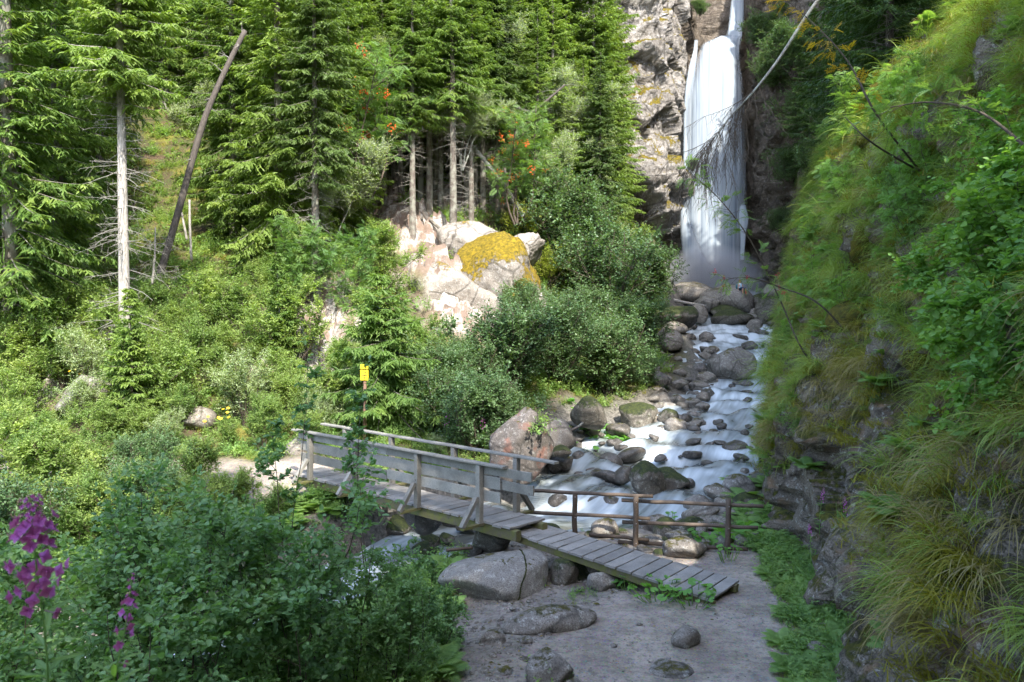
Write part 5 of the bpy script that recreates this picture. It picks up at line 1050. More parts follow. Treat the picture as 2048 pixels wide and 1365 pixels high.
# bright bushes on the lit hillside
gb = []; rb = np.random.default_rng(77)
for _ in range(4000):
    d = rb.uniform(22.3, 40); px = rb.uniform(-260, 900)
    x = (px - 1024) / F * d
    if pathmask(np.array([[x, d]]))[0] > .2: continue
    if dpoly(np.array([[x, d]]), PATH2)[0] < 1.3: continue
    if px > 600 and d > 30.5: continue
    if 590 < px < 680 and d > 25.5: continue
    if 120 < px < 500 and d > 30.5: continue
    if 650 < px < 800 and 22 < d < 25.3: continue
    if any((x-a)**2 + (d-b)**2 < 1.15 ** 2 for a, b in gb): continue
    gb.append((x, d)); 
gb.sort(key=lambda q: q[1]); gb = gb[:240]
LBM = [("the bare pale trunk", 250, 660), ("the yellow flowers", 430, 850), ("the bridge's left end", 600, 900), ("the bare earth patch", 635, 640), ("the yellow sign", 729, 800), ("the weathered boulder", 160, 790), ("the leaning dark trunk's foot", 310, 600), ("the young pale spruce", 262, 780), ("the left picture edge", 0, 700), ("the lower left path", 60, 890), ("the pink slab", 750, 660),
       ("the pale boulder in the bushes", 390, 830), ("the sunlit spruces' foot", 60, 560), ("the young spruce behind the bridge", 560, 780), ("the low bushes behind the bridge", 850, 850), ("the slope under the clearing", 450, 680), ("the left edge bushes", -120, 800)]
for x, d in gb:
    px = 1024 + F * x / d; v = (BB + SB)[int(rb.choice(4, p=[.32, .25, .28, .15]))]; sc = float(rb.uniform(.6, 1.15)) * (1.0 if d > 24.5 else .62) * (.7 if d > 34 else 1)
    zone = "far left below the tall spruces" if px < 200 else "between the bare trunk and the bridge" if px < 560 else "behind the left half of the bridge"
    gz_ = ground(x, d); kind_ = ["rounded yellow green bush", "upright yellow green bush", "low spreading green bush", "silvery grey green bush"][(BB + SB).index(v)]
    put("leafy_bush", v, (x, d, gz_ - .1), None, sc, said(kind_, (x, d, gz_), LBM, "small" if sc < .75 else "big" if sc > .98 else "middling", ""), "shrub", "bright bushes " + zone)
for px, d, sc, lab in [(60, 20, .75, "bright bush on the near side of the path at the left edge"), (150, 19, .7, "bright bush before the path, second from the left edge"), (-60, 20, .8, "bright bush cut by the left edge before the path"), (260, 19.3, .6, "low bright bush before the path right of the yellow flowers"), (350, 18.8, .5, "low bright bush before the path near the bridge"), (40, 17, .7, "bush over the magenta flowers beside the path"), (470, 19, .42, "small bright bush just before the bridge path"), (210, 17, .6, "bush behind the hazel row at the left"), (340, 16.5, .55, "bush behind the hazel row toward the bridge"), (560, 18.4, .45, "small bush at the left foot of the bridge")]:
    put("leafy_bush", BB[len(lab) % 3], at(px, d), None, sc, lab, "shrub")
for k, (px, d, sc, lab) in enumerate([(20, 22.3, .75, "bush standing in front of the path at the very left"), (110, 20.6, .7, "bush hiding the path left of the yellow flowers"), (190, 20.2, .72, "dense bush hiding the path under the weathered boulder"), (300, 20.0, .7, "dense bush before the path below the young spruce"), (380, 19.9, .62, "bush before the path below the yellow flowers"), (80, 18.2, .8, "bush above the tall magenta flower"), (160, 17.4, .75, "bush right above the magenta flowers"), (270, 17.8, .7, "bush behind the hazel tops at left"), (430, 18.0, .52, "small bush behind the hazel tops near the bridge"), (-30, 18.0, .9, "bush at the left edge above the magenta flower"), (300, 15.2, .6, "bush rooted by the torrent behind the hazels"), (-20, 15.5, .9, "bush behind the magenta flower at the edge")]):
    put("leafy_bush", (BB + [AL[1]])[k % 4], at(px, d), None, sc * (.8 if k % 4 == 3 else 1), lab, "shrub")
# ---- big shrubs in the foreground
for v, x, y, sc, lab in [(0, -5.3, 9.6, 1.05, "large hazel bush filling the bottom left, farthest left"), (1, -4.0, 9.2, 1.05, "large hazel bush right of the farthest left one"), (0, -3.0, 10.0, 1.0, "large hazel bush in front of the bridge middle"), (1, -2.1, 10.3, .72, "hazel bush with open stems at the gravel edge"),
                         (2, -3.4, 8.0, 1.0, "low hazel bush at the bottom centre left"), (1, -5.2, 7.8, .85, "hazel bush at the left bottom behind the magenta spikes"), (2, -2.3, 8.9, .95, "lower hazel bush before the open stemmed one"), (2, -6.4, 10.2, 1.1, "hazel bush at the left picture edge"), (1, -4.6, 11.2, .95, "hazel bush behind the front row toward the path"),
                         (2, -1.35, 9.7, .62, "small leafy hazel at the right end of the bush row"), (2, -6.9, 12.4, 1.0, "hazel bush on the far side of the row, left"), (2, -1.0, 11.0, .42, "small hazel beside the big grey boulder")]:
    put("hazel_bush", HZ[v], (x, y, ground(x, y) - .1), None, sc, lab, "hazel bush", "hazel bushes in the foreground")
put("sapling", SAP[0], (-2.05, 11.6, ground(-2.05, 11.6)), .4, 1.0, "slender leafy sapling rising in front of the bridge railing", "sapling"); put("sapling", SAP[0], (-3.65, 12.6, ground(-3.65, 12.6)), 2.4, 1.12, "bare stemmed slender sapling left of the bridge end", "sapling"); put("sapling", SAP[0], (-1.2, 10.6, ground(-1.2, 10.6)), 4.4, .45, "short sapling shoot over the broken board", "sapling")
# ---- shrubs on the right bank
def bankbush(v, px, py, label, sc=1.0, name="bank_shrub", cat="shrub", inset=.1, group=None, dmin=4):
    p, d = hitB(px, py, dmin); p = p + np.array([inset, 0, 0]); return put(name, v, p, None, sc, label, cat, group)
for v, px, py, sc, lab in [(0, 2030, 560, .8, "maple shoots with broad leaves at the right edge, upper"), (1, 1960, 700, .85, "maple shoots hanging over the bank at the right"), (0, 2040, 820, .8, "maple shoots at the right edge above the long grass"), (1, 1990, 900, .7, "lowest maple shoots over the long grass"), (1, 2010, 640, .8, "maple shoots between the upper and the hanging ones"), (0, 2045, 380, .8, "maple shoots at the right edge under the mossy crest"),
                           (0, 1925, 640, .75, "maple shoots bulging leftmost over the grass"), (0, 1950, 790, .75, "maple shoots just above the lowest ones"), (1, 2040, 470, .8, "maple shoots right of a bare twig at the right edge"), (0, 1975, 440, .65, "maple shoots under the arching twig"), (0, 2010, 740, .8, "maple shoots in the densest part of the right edge"),
                           (1, 1900, 720, .6, "small maple shoots over the brown moss bulge"), (1, 1900, 560, .7, "small maple shoots left of the upper right ones"), (1, 2000, 300, .7, "maple shoots high at the right edge")]:
    bankbush(MP[v], px, py, lab, sc, "maple_shoots", "maple shrub")
for px, py, sc, lab in [(1600, 560, 1.2, "shrub at the foot of the bank near the waterfall"), (1590, 650, 1.3, "shrub leaning over the stream bend"), (1570, 740, 1.3, "shrub hanging beside the white water"), (1580, 830, 1.1, "shrub above the ferns at the stream"), (1610, 700, 1.1, "shrub on the bank above the hanging one"), (1640, 620, 1.0, "shrub on the grassy slope right of the upper stream"),
                        (1560, 690, 1.2, "shrub reaching over the large slanted boulder's pool"), (1600, 900, .8, "shrub at the bank foot above the fence"), (1640, 480, 1.3, "shrub below the mossy hanging clump"), (1660, 300, 1.5, "shrub on the steep edge beside the gorge"), (1690, 240, 1.4, "shrub high at the edge under the dark spruces"), (1720, 180, 1.3, "shrub near the top edge of the bank"), (1620, 400, 1.5, "shrub at the edge opposite the fall's middle"),
                        (1760, 120, 1.0, "shrub on the crest of the bank"), (1850, 180, .8, "small shrub in the crest grass"), (1700, 430, .9, "small shrub in the long grass"), (1760, 560, .7, "sparse shrub in the middle of the grassy bank"), (1820, 420, .7, "low shrub in the upper grass"), (1680, 780, .6, "sprig of leaves over the bare rock"), (1880, 330, .7, "leafy sprigs in the upper right grass")]:
    bankbush(SM[len(lab) % 2], px, py, lab, sc)
for px, py, d, sc, lab in [(1560, 470, 30, .8, "rowan crown at the gorge edge beside the waterfall"), (1600, 330, 27, .9, "rowan crown under the dark spruce boughs"), (1650, 200, 24, .7, "rowan with a few yellow leaves high on the bank")]:
    p = P(px, py, d); p[0] = float(G(p[1], p[2] - 2)[0]); put("rowan_bush", RW[0], (p[0], p[1], p[2] - 2.2), None, sc, lab, "rowan shrub")
rq = np.random.default_rng(321)
for k in range(30):
    px, py = rq.uniform(1640, 1900), rq.uniform(200, 740); p, d = hitB(px, py)
    put("bank_shrub", SM[k % 2], p + np.array([.1, 0, 0]), None, float(rq.uniform(.45, .85)), said(["small leafed", "feathery"][k % 2] + " shrublet on the grassy bank", p, [("the gold brown moss streak", 1740, 480), ("the mossy bulge", 1700, 650), ("the hanging moss clump", 1665, 385), ("the crest moss clump", 1720, 300), ("the mossy knob", 1830, 700), ("the tufted moss clump", 1870, 300), ("the maple shoots' edge", 1900, 560), ("the long arching twig", 1860, 205)], "low", ""), "shrub", "small shrubs in the bank grass")
for px, py, d, v, sc, lab in [(1545, 150, 67, 0, .9, "bush clinging to the gorge wall just right of the upper fall"), (1600, 230, 63, 0, 1.1, "large bush on the gorge wall below the dark boughs"), (1650, 330, 57, 1, 1.3, "bush on a ledge of the gorge wall by the bank edge"), (1580, 330, 65, 1, 1.1, "bush halfway up the gorge wall right of the fall"), (1630, 440, 58, 1, 1.1, "bush on the lower gorge wall beside the bank"), (1560, 440, 66, 1, .7, "small bush on the brown strata right of the fall"), (1680, 240, 50, 0, .9, "leafy bush above the hanging moss clump"), (1520, 60, 71, 1, 1.0, "bush at the top of the gorge right of the water"), (1590, 110, 62, 0, 1.1, "bush under the dead birch stem's upper end"), (1600, 520, 62, 1, .7, "low bush over the dark leaning log"), (1400, 15, 74, 1, .5, "small bush on the cliff top left of the upper fall"), (1385, 330, 67.6, 1, .35, "tuft of leaves on the cliff edge left of the fall")]:
    p = P(px, py, d); put("wall_bush", AL[v], (p[0], p[1], p[2] - 1.6 * sc), None, sc, lab, "bush")
for px, py, d, sc, lab in [(1620, 330, 60, .7, "dark spruce on the gorge wall ledge nearest the fall"), (1680, 300, 52, .75, "dark spruce between the gorge wall and the bank"), (1560, 170, 66, .5, "small dark spruce high beside the upper fall")]:
    tree(SPR_DARK, P(px, py, d), lab, None, sc, "dark_spruce_tree")
for px, d, sc, lab in [(955, 23.4, .8, "low dark bush at the left of the tall reddish boulder"), (900, 24.5, .75, "bush over the far bridge rail left of the fireweeds"), (1000, 24.6, .7, "low bush rising behind the tall reddish boulder")]: bush(AL[1], px, d, lab, sc, "shrub", "low_bush")
# two slender rowan stems leaning across the view of the fall
for k, (pts, lab, nl_) in enumerate([([hitB(1640, 760)[0] + np.array([.3, 0, -.2]), P(1605, 700, 16.5), P(1560, 600, 16.7), P(1500, 480, 16.2), P(1440, 400, 15.8), P(1380, 345, 15.5)], "slender rowan stem with drooping leaves leaning across the waterfall", 52), ([hitB(1700, 690)[0] + np.array([.3, 0, -.2]), P(1640, 610, 15.4), P(1560, 575, 15.6), P(1500, 556, 15.4), P(1440, 560, 15.2)], "thin rowan twig with small red berries above the hiker", 22), ([hitB(1840, 360)[0] + np.array([.3, 0, -.2]), P(1760, 240, 12.8), P(1700, 130, 13), P(1640, 60, 13.2), P(1560, -10, 13.5)], "slanting rowan stem with yellowing leaves at the top right", 30), ([P(2060, 300, 9), P(1960, 225, 9.4), P(1860, 205, 9.8), P(1780, 215, 10)], "long arching twig across the upper grass", 26), ([hitB(1830, 345)[0] + np.array([.3, 0, -.1]), P(1750, 290, 12.2), P(1690, 235, 12.4)], "short dark bare twig in the upper grass", 12)]):
    rg = np.random.default_rng(100 + k); r_ = obj("rowan_branch", None, label=lab, cat="branch"); Pn = catmull(np.array(pts), 8)[None]; V, Fs = tubes(Pn, .022, .006, 6); obj("stem", MB().add(V, Fs).mesh("stem", M['twig'], True), r_)
    q, tg_ = on(Pn, np.zeros(nl_, int), rg.uniform(.25, 1, nl_)); P3 = grow(rg, q, tg_ * .5 + rg.normal(0, .6, (nl_, 3)), rg.uniform(.08, .4, nl_), 4, .15, -.03); V, Fs = tubes(P3, .004, .002, 3); obj("twigs", MB().add(V, Fs).mesh("twigs", M['twig']), r_, kind="stuff")
    m = nl_ * 3; i = np.repeat(np.arange(nl_), 3); q, tg3 = on(P3, i, rg.uniform(.5, 1, m)); D = tg3 + rg.normal(0, .5, (m, 3)); pp, dd, uu, l2, w2 = pinnate(q, D, nrm(rg.normal(0, .3, (m, 3)) + np.array([0, 0, 1])), rg.uniform(.11, .19, m), rg, 5, .32, .40, .5)
    V, Fc, kq = leaves(pp, dd, uu, l2, w2, True); obj("foliage", MB().add(V, Fc, tint=np.repeat(rg.random(len(pp)), kq)).mesh("foliage", M['leaf_autumn' if k == 2 else 'leaf_rowan']), r_)
    if k == 1:
        bb = MB(); V0, F0 = ICO[1]
        for q_ in P3[:8, -1]:
            for _ in range(9): bb.add(V0 * .011 + q_ + rg.normal(0, .025, 3), F0)
        obj("berries", bb.mesh("berries", plain_mat("red_berries", (.45, .03, .03), .4, .1)), r_)
# moss cushions hanging on the bank
for k, (px, py, wp, hp_, lab) in enumerate([(1665, 385, 70, 95, "brown green moss clump hanging at the bank edge"), (1870, 300, 60, 60, "tufted moss clump in the upper grass"), (1700, 650, 110, 120, "mossy bulge at the middle of the bank"), (1800, 600, 90, 110, "mossy bulge right of the middle one"), (1770, 770, 80, 90, "dark moss pillow over the bare rock"), (1960, 1050, 170, 130, "drooping moss cushion under the long grass"), (1900, 150, 60, 50, "small moss clump near the crest"), (1740, 480, 80, 110, "gold brown moss streak in the long grass"), (1640, 560, 50, 60, "small moss bulge at the bank edge by the stream"), (1830, 700, 70, 80, "mossy knob left of the leafy shoots"), (1720, 300, 70, 60, "moss clump under the crest shrubs"), (1690, 840, 50, 60, "mossy knob over the rock recess")]):
    p, d = hitB(px, py); s_ = d / F / 2; o_ = obj("moss_cushion", rock_mesh("moss_cushion", 300 + k, rock_mat("moss_pad_%d" % k, (.12, .10, .02), (.05, .05, .01), (.16, .13, .02), 1.2, moss=(.11, .09, .008)), 4, 14, 5, .14), None, p, (0, .25, rr.uniform(-.3, .3)), (wp * s_ * .8, wp * s_, hp_ * s_), lab, "moss cushion")
    Vn = nrm(ICO[3][0]); Vn = Vn[(Vn[:, 0] < .4)]; rg = np.random.default_rng(k); Vn = Vn[rg.integers(0, len(Vn), 420)] * rg.uniform(.93, 1.03, (420, 1)); sc_ = np.array([wp * s_ * .8, wp * s_, hp_ * s_]); S = Vn * sc_ + p
    B = grow(rg, S, Vn * .8 + rg.normal(0, .4, (420, 3)), np.full(420, .07 + .02 * wp * s_), 4, .2, -.35); V, Q_ = ribbons(B, np.full(420, .012), nrm(np.cross(Vn, [0, 0, 1]) + 1e-3), [1, 1, .7, .2]); fo = obj("moss_fringe", MB().add(V, Q_, tint=np.repeat(rg.random(420), 8)).mesh("moss_fringe", M['mossgrass']), o_, kind="stuff")
    fo.matrix_parent_inverse = (Matrix.LocRotScale(o_.location, o_.rotation_euler, o_.scale)).inverted()

# ---- butterbur: large round leaves, each its own part
def bur_leaf(seed):
    rg = np.random.default_rng(seed); n = 14; a = np.linspace(.35, 2 * np.pi - .35, n); r_ = 1 + .07 * np.sin(a * 5 + seed) + rg.normal(0, .03, n); V = [[0, 0, -.02]] + [[-math.cos(t) * q * .95, math.sin(t) * q, .10 + .06 * math.sin(3 * t + seed)] for t, q in zip(a, r_)]
    mid = [[-math.cos(t) * q * .5, math.sin(t) * q * .5, .07] for t, q in zip(a, r_)]; V = np.array(V + mid); Ft = [[0, n + 1 + i, n + 2 + i] for i in range(n - 1)]; Fq_ = [[n + 1 + i, 1 + i, 2 + i, n + 2 + i] for i in range(n - 1)]
    return mesh_np("butterbur_leaf", V, [np.array(Ft), np.array(Fq_)], M['butterbur'], {"tint": np.full(len(V), rg.random())}, True)
BL = [bur_leaf(s_) for s_ in range(5)]
def butterbur(p, n, R, lr, label, seed, hgt=.35):
    rg = np.random.default_rng(seed); r_ = obj("butterbur_plant", None, None, p, 0, 1, label, "plant"); st = []
    for i in range(n):
        a = rg.uniform(0, 6.28); q = R * math.sqrt(rg.random()); h = hgt * rg.uniform(.4, 1.1) * (1.1 - .5 * q / R); x, y = q * math.cos(a), q * math.sin(a); s_ = lr * rg.uniform(.5, 1.1)
        gz = ground(p[0] + x, p[1] + y) - p[2]; st.append([[x * .6, y * .6, gz - .02], [x * .9, y * .9, gz + h * .6], [x, y, gz + h]])
        obj("leaf", BL[int(rg.integers(5))], r_, (x, y, gz + h), (rg.normal(-.25, .28), rg.normal(0, .3), rg.uniform(0, 6.28)), s_)
    V, Fs = tubes(np.array(st), .008, .006, 5); obj("stalks", MB().add(V, Fs, tint=.6).mesh("stalks", M['fern'], True), r_)
for px, d, n, R, lr, lab in [(1320, 13.3, 34, .55, .085, "round leaved butterbur under the near side of the ramp"), (1390, 12.9, 26, .42, .075, "low butterbur leaves by the end of the ramp"), (1260, 13.9, 14, .3, .09, "butterbur at the left end of the patch under the ramp"), (1435, 16.6, 30, .55, .13, "butterbur behind the last fence post"), (1500, 16.9, 26, .5, .12, "butterbur between the last post and the bank rock"), (1460, 15.3, 12, .3, .07, "small butterbur leaves at the foot of the last post"),
                             (1218, 29.8, 36, .95, .20, "bright butterbur above the long mossy boulder"), (1150, 28.5, 22, .9, .19, "butterbur in the shade left of the bright one"), (1180, 31, 18, .8, .18, "butterbur tucked under the alder bush"), (1345, 18.6, 5, .15, .08, "single bright leaf cluster behind the fence rails")]:
    butterbur(at(px, d), n, R, lr, lab, int(px))
# ---- ferns
FN = [fern_mesh(1), fern_mesh(2, 10, .6), fern_mesh(3, 14, .45)]
def fern(p, sc, label, group=None): obj("fern", FN[rr.randrange(3)], None, p, rr.uniform(0, 6.28), sc, label, "fern", group)
for px, d, sc in [(1520, 19, 1.5), (1495, 20, 1.4), (1530, 17.6, 1.3), (1475, 21.5, 1.2), (1545, 21, 1.5), (1505, 18, 1.2), (1540, 18.8, 1.5), (1490, 18.8, 1.1)]: fern(at(px, d), sc, "pale green fern spreading at the stream bank behind the fence", "ferns behind the fence")
for px, d, sc, lab in [(1150, 27.3, 1.3, "fern under the alder bush at the far bank"), (1175, 30.5, 1.5, "fern behind the butterbur leaves"), (960, 22.5, 1.0, "fern by the foot of the reddish boulder")]: fern(at(px, d), sc, lab)
for px, py, sc, lab in [(2030, 1180, .6, "fern frond at the right edge over the rock"), (2040, 1290, .6, "lowest fern frond at the right edge"), (1760, 1180, .8, "fern among the verge herbs, right of the path"), (1790, 1120, .8, "fern under the long grass"), (1980, 620, .6, "fern in the shade of the maple shoots")]:
    p, d = hitB(px, py); fern(p - np.array([.05, 0, 0]), sc, lab)
# ---- fireweed
def fireweed(p, H, label, seed, petals=True, sc=1.0, group=None, lean=(0, 0), fl=22, each=False, fs=1.0):
    rg = np.random.default_rng(seed); r_ = obj("fireweed", None, None, p, 0, sc, label, "flower", group); S = np.zeros((1, 3)); B = grow(rg, S, np.array([[lean[0], lean[1], 1.]]), np.array([H]), 10, .04, .02)
    mb = MB(); V, Fs = tubes(B, .005, .002, 5); mb.add(V, Fs, tint=.6); n = int(H * 38); q, tg_ = on(B, np.zeros(n, int), rg.uniform(.1, .72, n)); D = rg.normal(0, 1, (n, 3)) * np.array([1, 1, .2]) + np.array([0, 0, .25])
    V, Fc, k = leaves(q, D, nrm(rg.normal(0, .2, (n, 3)) + np.array([0, 0, 1])), rg.uniform(.07, .13, n), np.full(n, .02), True); mb.add(V, Fc, tint=np.repeat(rg.random(n), k)); obj("stem", mb.mesh("fireweed_stem", M['fern']), r_)
    if petals:
        t = .70 + .29 * np.linspace(0, 1, fl) ** .6; q, tg_ = on(B, np.zeros(fl, int), t); a = np.arange(fl) * 2.4; fm = FLW
        for i in range(fl):
            rr2 = 1.2 + (2.2 * rg.random() if fs > 1.1 else 0); d_ = Vector((math.cos(a[i]), math.sin(a[i]), .15 - (.4 if t[i] < .85 else -.5))).normalized(); s_ = fs * (.020 if t[i] < .92 else .009); pos = q[i] + np.array(d_[:]) * s_ * rr2
            obj("blossom", fm, r_, pos, d_.to_track_quat('Z', 'Y').to_euler(), s_)
mbf = MB()
for k in range(4):
    a = k * math.pi / 2 + .3; V, Fc, kq = leaves(np.zeros((1, 3)), np.array([[math.cos(a), math.sin(a), .45]]), np.array([[0, 0, 1.]]), 1.0, .85, 8); mbf.add(V, Fc, tint=np.full(len(V), .3 + .15 * k))
V, Fs = tubes(np.array([[[0, 0, -1.2], [0, 0, 0]], [[0, 0, 0], [.3, .1, .9]], [[0, 0, 0], [-.2, .3, .8]]]), .06, .04, 4); mbf.add(V, Fs, tint=.9); FLW = mbf.mesh("blossom", M['petal'])
p = P(112, 1345, 2.35); fireweed(p - np.array([0, 0, .58]), 1.10, "tall magenta fireweed spike close to the viewer at the lower left", 5, fl=64, fs=1.15, lean=(-.02, 0)); p = P(165, 1360, 2.5); fireweed(p - np.array([0, 0, .62]), .92, "shorter magenta fireweed spike just right of the tall close one", 6, fl=20, fs=.85, lean=(.03, 0))
for px, py, d, H, lab in [(1690, 1010, 12.3, .9, "magenta fireweed before the rock wall, tallest of its cluster"), (1622, 1060, 12.9, .6, "magenta fireweed lowest before the rock wall"), (1640, 990, 13.4, .8, "small magenta fireweed tip left of the tallest"), (1730, 1060, 11.8, .8, "fireweed right of the tallest at the rock wall"), (1806, 940, 10.8, .9, "fireweed high beside the long grass")]:
    p = P(px, py, d); fireweed((p[0], p[1], p[2] - H * .85), H, lab, int(px), fl=20, fs=.9)
for i in range(12):
    px = rb.uniform(880, 1000); d = rb.uniform(22.6, 25); fireweed(at(px, d), rb.uniform(1.0, 1.6), "fireweed in the patch left of the reddish boulder", 500 + i, petals=i < 8, group="fireweeds beside the reddish boulder", fl=14, fs=1.3)
for i in range(7):
    px = rb.uniform(1640, 1740); p, d = hitB(px, rb.uniform(1060, 1130)); fireweed(p, rb.uniform(.5, .8), "leafy fireweed stem without blossom before the rock wall", 600 + i, petals=False, group="blossomless fireweeds")
# yellow flowers
yf = MB()
for k in range(7):
    a = k * .9; V, Fc, kq = leaves(np.zeros((1, 3)), np.array([[math.cos(a), math.sin(a), .1]]), np.array([[0, 0, 1.]]), 1.0, .45, True); yf.add(V, Fc)
YFM = yf.mesh("yellow_blossom", M['yellowflower'])
def yellow(p, n, R, H, label, s_=.035):
    rg = np.random.default_rng(int(abs(p[0] * 100))); r_ = obj("yellow_flower_plant", None, None, p, 0, 1, label, "flower"); S = rg.normal(0, R * .5, (n, 3)) * np.array([1, 1, 0]); B = grow(rg, S, np.tile([0, 0, 1.], (n, 1)), np.full(n, H) * rg.uniform(.7, 1, n), 5, .1, 0); V, Fs = tubes(B, .006, .003, 4); obj("stems", MB().add(V, Fs, tint=.5).mesh("stems", M['fern']), r_)
    for q in B[:, -1]: obj("blossom", YFM, r_, q, (rg.normal(.6, .3), rg.normal(0, .3), 0), s_)
yellow(at(430, 23.5), 9, .6, 1.35, "group of yellow flowers among the bright bushes left of the bridge", .06); yellow(at(160, 25.5), 3, .3, 1.5, "few yellow flowers before the weathered boulder far left", .05)
p, d = hitB(1725, 1255); yellow(p, 4, .12, .35, "small yellow flowers in the verge right of the path", .018)

# ---- ground cover
GT = [grass_mesh(1, 40, .62, 'grass', .30, wid=.013), grass_mesh(2, 36, .75, 'grass', .34, wid=.014), grass_mesh(3, 26, .5, 'straw', .36, wid=.010), grass_mesh(4, 40, .45, 'grass', .26, wid=.012), grass_mesh(5, 44, .6, 'grass', .3, wid=.013)]
GS = [grass_mesh(6, 34, .22, 'grass', .16, bias=0, wid=.006), grass_mesh(7, 30, .18, 'mossgrass', .2, bias=0, wid=.008)]
HB = [herb_mesh(1, 16, .35, .06, 'leaf_rowan'), herb_mesh(2, 18, .30, .05, 'leaf_bright'), herb_mesh(3, 14, .4, .075, 'fern')]
MG = [grass_mesh(11, 60, .14, 'mossgrass', .25, bias=.5, wid=.012, spread=.09, K=4)]
r6 = np.random.default_rng(66)
def bank_pts(n, y0, y1, z0, z1, dens, seed):
    r_ = np.random.default_rng(seed); y = r_.uniform(y0, y1, n); z = r_.uniform(z0, z1, n); k = r_.random(n) < dens(y, z, fbm(np.c_[y, y, z] * .8, 3, seed)); y, z = y[k], z[k]
    x = G(y, z); e = .08; dy = (G(y + e, z) - G(y - e, z)) / (2 * e); yaw = np.arctan2(dy, -np.ones(len(y)))      # outward azimuth (-x)
    return np.c_[x, y, z], yaw
vegz = lambda y: np.interp(y, [4, 8.5, 10, 12, 14, 17, 19, 24], [1.6, 1.7, 2.3, 3.0, 3.3, 3.0, 1.2, .2])
# bank grass: denser near the viewer
def gd(y, z, nz): return np.clip(sstep(-.3, .5, z - vegz(y) + 1.2 * nz), 0, 1) * np.clip(.52 + 1.1 * nz + .05 * (z - 4), .06, .9)
p1, w1 = bank_pts(6500, 5, 20, 0, 12.5, gd, 1); p2, w2 = bank_pts(3800, 20, 60, 0, 22, gd, 2)
pts = np.concatenate([p1, p2]); yw = np.concatenate([w1, w2]) + r6.normal(0, .5, len(p1) + len(p2)); sc_ = np.concatenate([r6.uniform(.6, 1.15, len(p1)), r6.uniform(1.0, 2.0, len(p2))])
scatter("bank_grass", pts + np.array([.03, 0, 0]), yw, sc_, GT)
p1, w1 = bank_pts(2600, 5, 24, -.2, 12, lambda y, z, nz: np.clip(sstep(-.8, .6, z - vegz(y) + 1.8 * nz), .01, .8), 3); scatter("bank_moss", p1 - np.array([.0, 0, .02]), w1 + r6.normal(0, .5, len(p1)), r6.uniform(.7, 1.5, len(p1)), MG)
p1, w1 = bank_pts(5200, 6, 55, .0, 16, lambda y, z, nz: np.clip(sstep(-1.0, .6, z - vegz(y) - 1.8 * nz), .02, .85) * np.where(y < 18, .6, 1), 4); scatter("bank_herbs", p1, w1, np.where(p1[:, 1] < 18, r6.uniform(.5, 1.0, len(p1)), r6.uniform(.8, 1.5, len(p1))), [HB[0], HB[1], HB[0], HB[0], HB[1], FN[2]])
GG = [grass_mesh(21, 44, .5, 'mossgrass', .36, wid=.013), grass_mesh(22, 34, .6, 'straw', .38, wid=.011)]
p1, w1 = bank_pts(7000, 6, 30, 1.5, 12.5, lambda y, z, nz: np.clip(sstep(.18, .42, nz) * sstep(-1.2, .2, z - vegz(y)), 0, 1), 17); scatter("gold_grass", p1 + np.array([-.03, 0, 0]), w1 + r6.normal(0, .4, len(p1)), r6.uniform(.7, 1.2, len(p1)), GG)
# verge at the foot of the bank and along the path
def gpts(n, fx, dens, seed):
    r_ = np.random.default_rng(seed); q = fx(r_, n); k = r_.random(n) < dens(q); q = q[k]; return np.c_[q, Z(q)]
def verge(q): g_ = G(q[:, 1], np.zeros(len(q)) + .1, False) - q[:, 0]; return (g_ < .75 + .35 * fbm(np.c_[q, q[:, 0]], 3, 2)) & (g_ > -.3)
pv = gpts(5000, lambda r_, n: np.c_[r_.uniform(3, 7.5, n), r_.uniform(8, 20, n)], lambda q: verge(q) * .9, 21); scatter("verge_herbs", pv, r6.uniform(0, 6.28, len(pv)), r6.uniform(.35, .9, len(pv)), HB + GS + [FN[2]])
# hillside ground cover
def hillok(q, m=1.25):
    off_, wz_, k_ = stream(q); px = 1024 + F * q[:, 0] / q[:, 1]; return (off_ > HW[k_] * m) & (pathmask(q) < .15)
soilf = lambda q: np.min([np.linalg.norm(q - sp[:2], axis=1) for sp in soilpts], axis=0)
pg = gpts(15000, lambda r_, n: (lambda y: np.c_[(r_.uniform(-450, 1330, n) - 1024) / F * y, y])(20 + 50 * r_.random(n) ** 1.3), lambda q: hillok(q) * np.clip((soilf(q) - 1.3) / 1.5, .03, 1) * .8, 22)
dd_ = pg[:, 1]; scatter("hillside_undergrowth", pg, r6.uniform(0, 6.28, len(pg)), r6.uniform(.8, 1.9, len(pg)) * np.clip(dd_ / 30, .8, 1.5), [HB[1], HB[1], GS[0], GS[1], HB[2], HB[1]])
pn = gpts(5200, lambda r_, n: np.c_[r_.uniform(-17, -1.0, n), r_.uniform(6.5, 21, n)], lambda q: hillok(q, 1.1) * 1.0, 23); scatter("near_undergrowth", pn, r6.uniform(0, 6.28, len(pn)), r6.uniform(.6, 1.4, len(pn)), [HB[0], HB[2], GS[0], FN[2]])
pk = gpts(500, lambda r_, n: np.c_[r_.uniform(.0, 6, n), r_.uniform(12.5, 21, n)], lambda q: hillok(q, 1.0) & (fbm(np.c_[q, q[:, 0]] * .9, 3, 8) > .18), 24); scatter("streamside_herbs", pk, r6.uniform(0, 6.28, len(pk)), r6.uniform(.3, .7, len(pk)), [HB[0], GS[0], HB[2]])
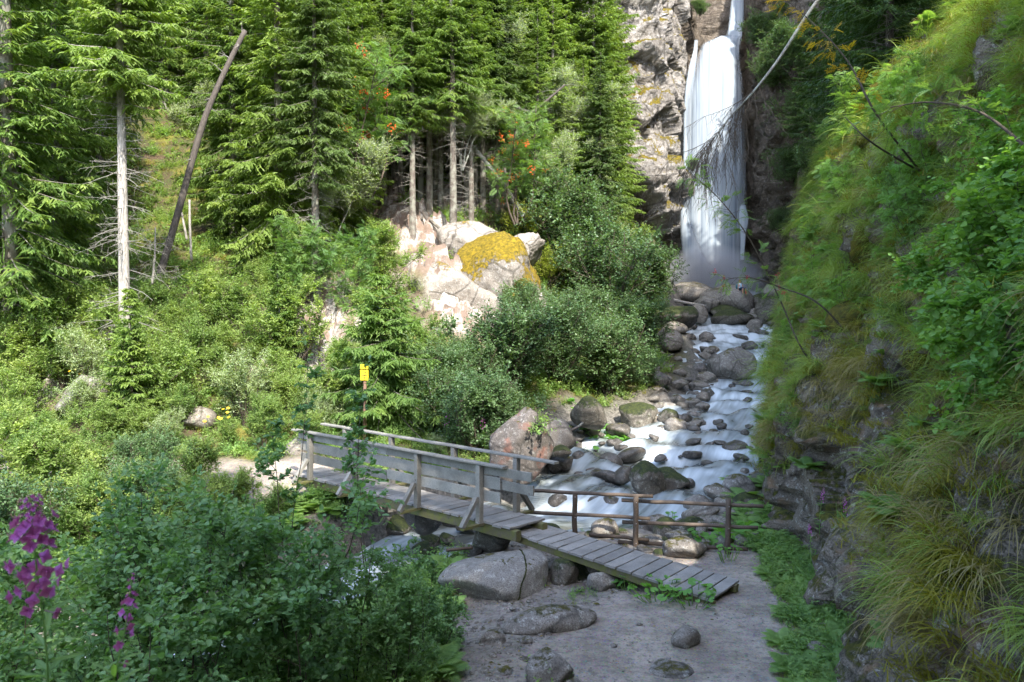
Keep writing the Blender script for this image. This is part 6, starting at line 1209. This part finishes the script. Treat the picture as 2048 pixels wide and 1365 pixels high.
for px, py in [(1060, 1372), (1130, 1358), (985, 1330)]:
    pass
r8 = np.random.default_rng(88); PB = [mesh_np("gravel_stone", ICO[1][0] * (1 + .25 * np.array(fbm(ICO[1][0] * 2 + k * 9, 2, k))[:, None]) * np.array([1, .8, .55]) * .02, ICO[1][1], M['rock'], None, True) for k in range(4)]
pq = gpts(7000, lambda r_, n: np.c_[r_.uniform(-1.5, 5.4, n), r_.uniform(9.2, 17, n)], lambda q: (stream(q)[0] > HW[stream(q)[2]]) * np.where(pathmask(q) > .5, .30, 1.0) * (fbm(np.c_[q, q[:, 0]] * 1.3, 3, 4) * .9 + .6), 31); scatter("gravel", pq, r8.uniform(0, 6.28, len(pq)), np.where(pathmask(pq[:, :2]) > .5, r8.uniform(.4, 1.0, len(pq)), np.minimum(r8.gamma(2.0, .8, len(pq)) + .3, 4)), PB)
LT = []
for k, c in enumerate(("leaf_autumn", "straw")):
    V, Fc, kq = leaves(np.zeros((1, 3)), np.array([[1., 0, .1]]), np.array([[0, 0, 1.]]), .04, .024, 8); LT.append(mesh_np("fallen_leaf", V, Fc, M[c], {"tint": np.full(kq, .2)}))
pl_ = gpts(420, lambda r_, n: np.c_[r_.uniform(-1.2, 5.2, n), r_.uniform(9.4, 16, n)], lambda q: (fbm(np.c_[q, q[:, 0]] * .8, 3, 14) * 1.2 + .5), 35); scatter("leaf_litter", pl_ + np.array([0, 0, .008]), r8.uniform(0, 6.28, len(pl_)), r8.uniform(.4, 1.0, len(pl_)), LT)
obj("path_sprig", HB[2], None, hit(1075, 1360)[0], .3, .9, "leafy sprig growing in front of the jagged rock", "plant"); obj("path_sprig", HB[0], None, hit(1125, 1362)[0], 1.3, .7, "small sprig right of the leafy one at the jagged rock", "plant")
obj("rock_plant", HB[2], None, P(1078, 870, 21.3), .3, 1.6, "bright leafy shoots growing up on the reddish boulder", "plant"); obj("rock_plant", HB[1], None, P(1085, 845, 21.4), 2.3, 1.4, "yellow green shoots lower on the reddish boulder", "plant")
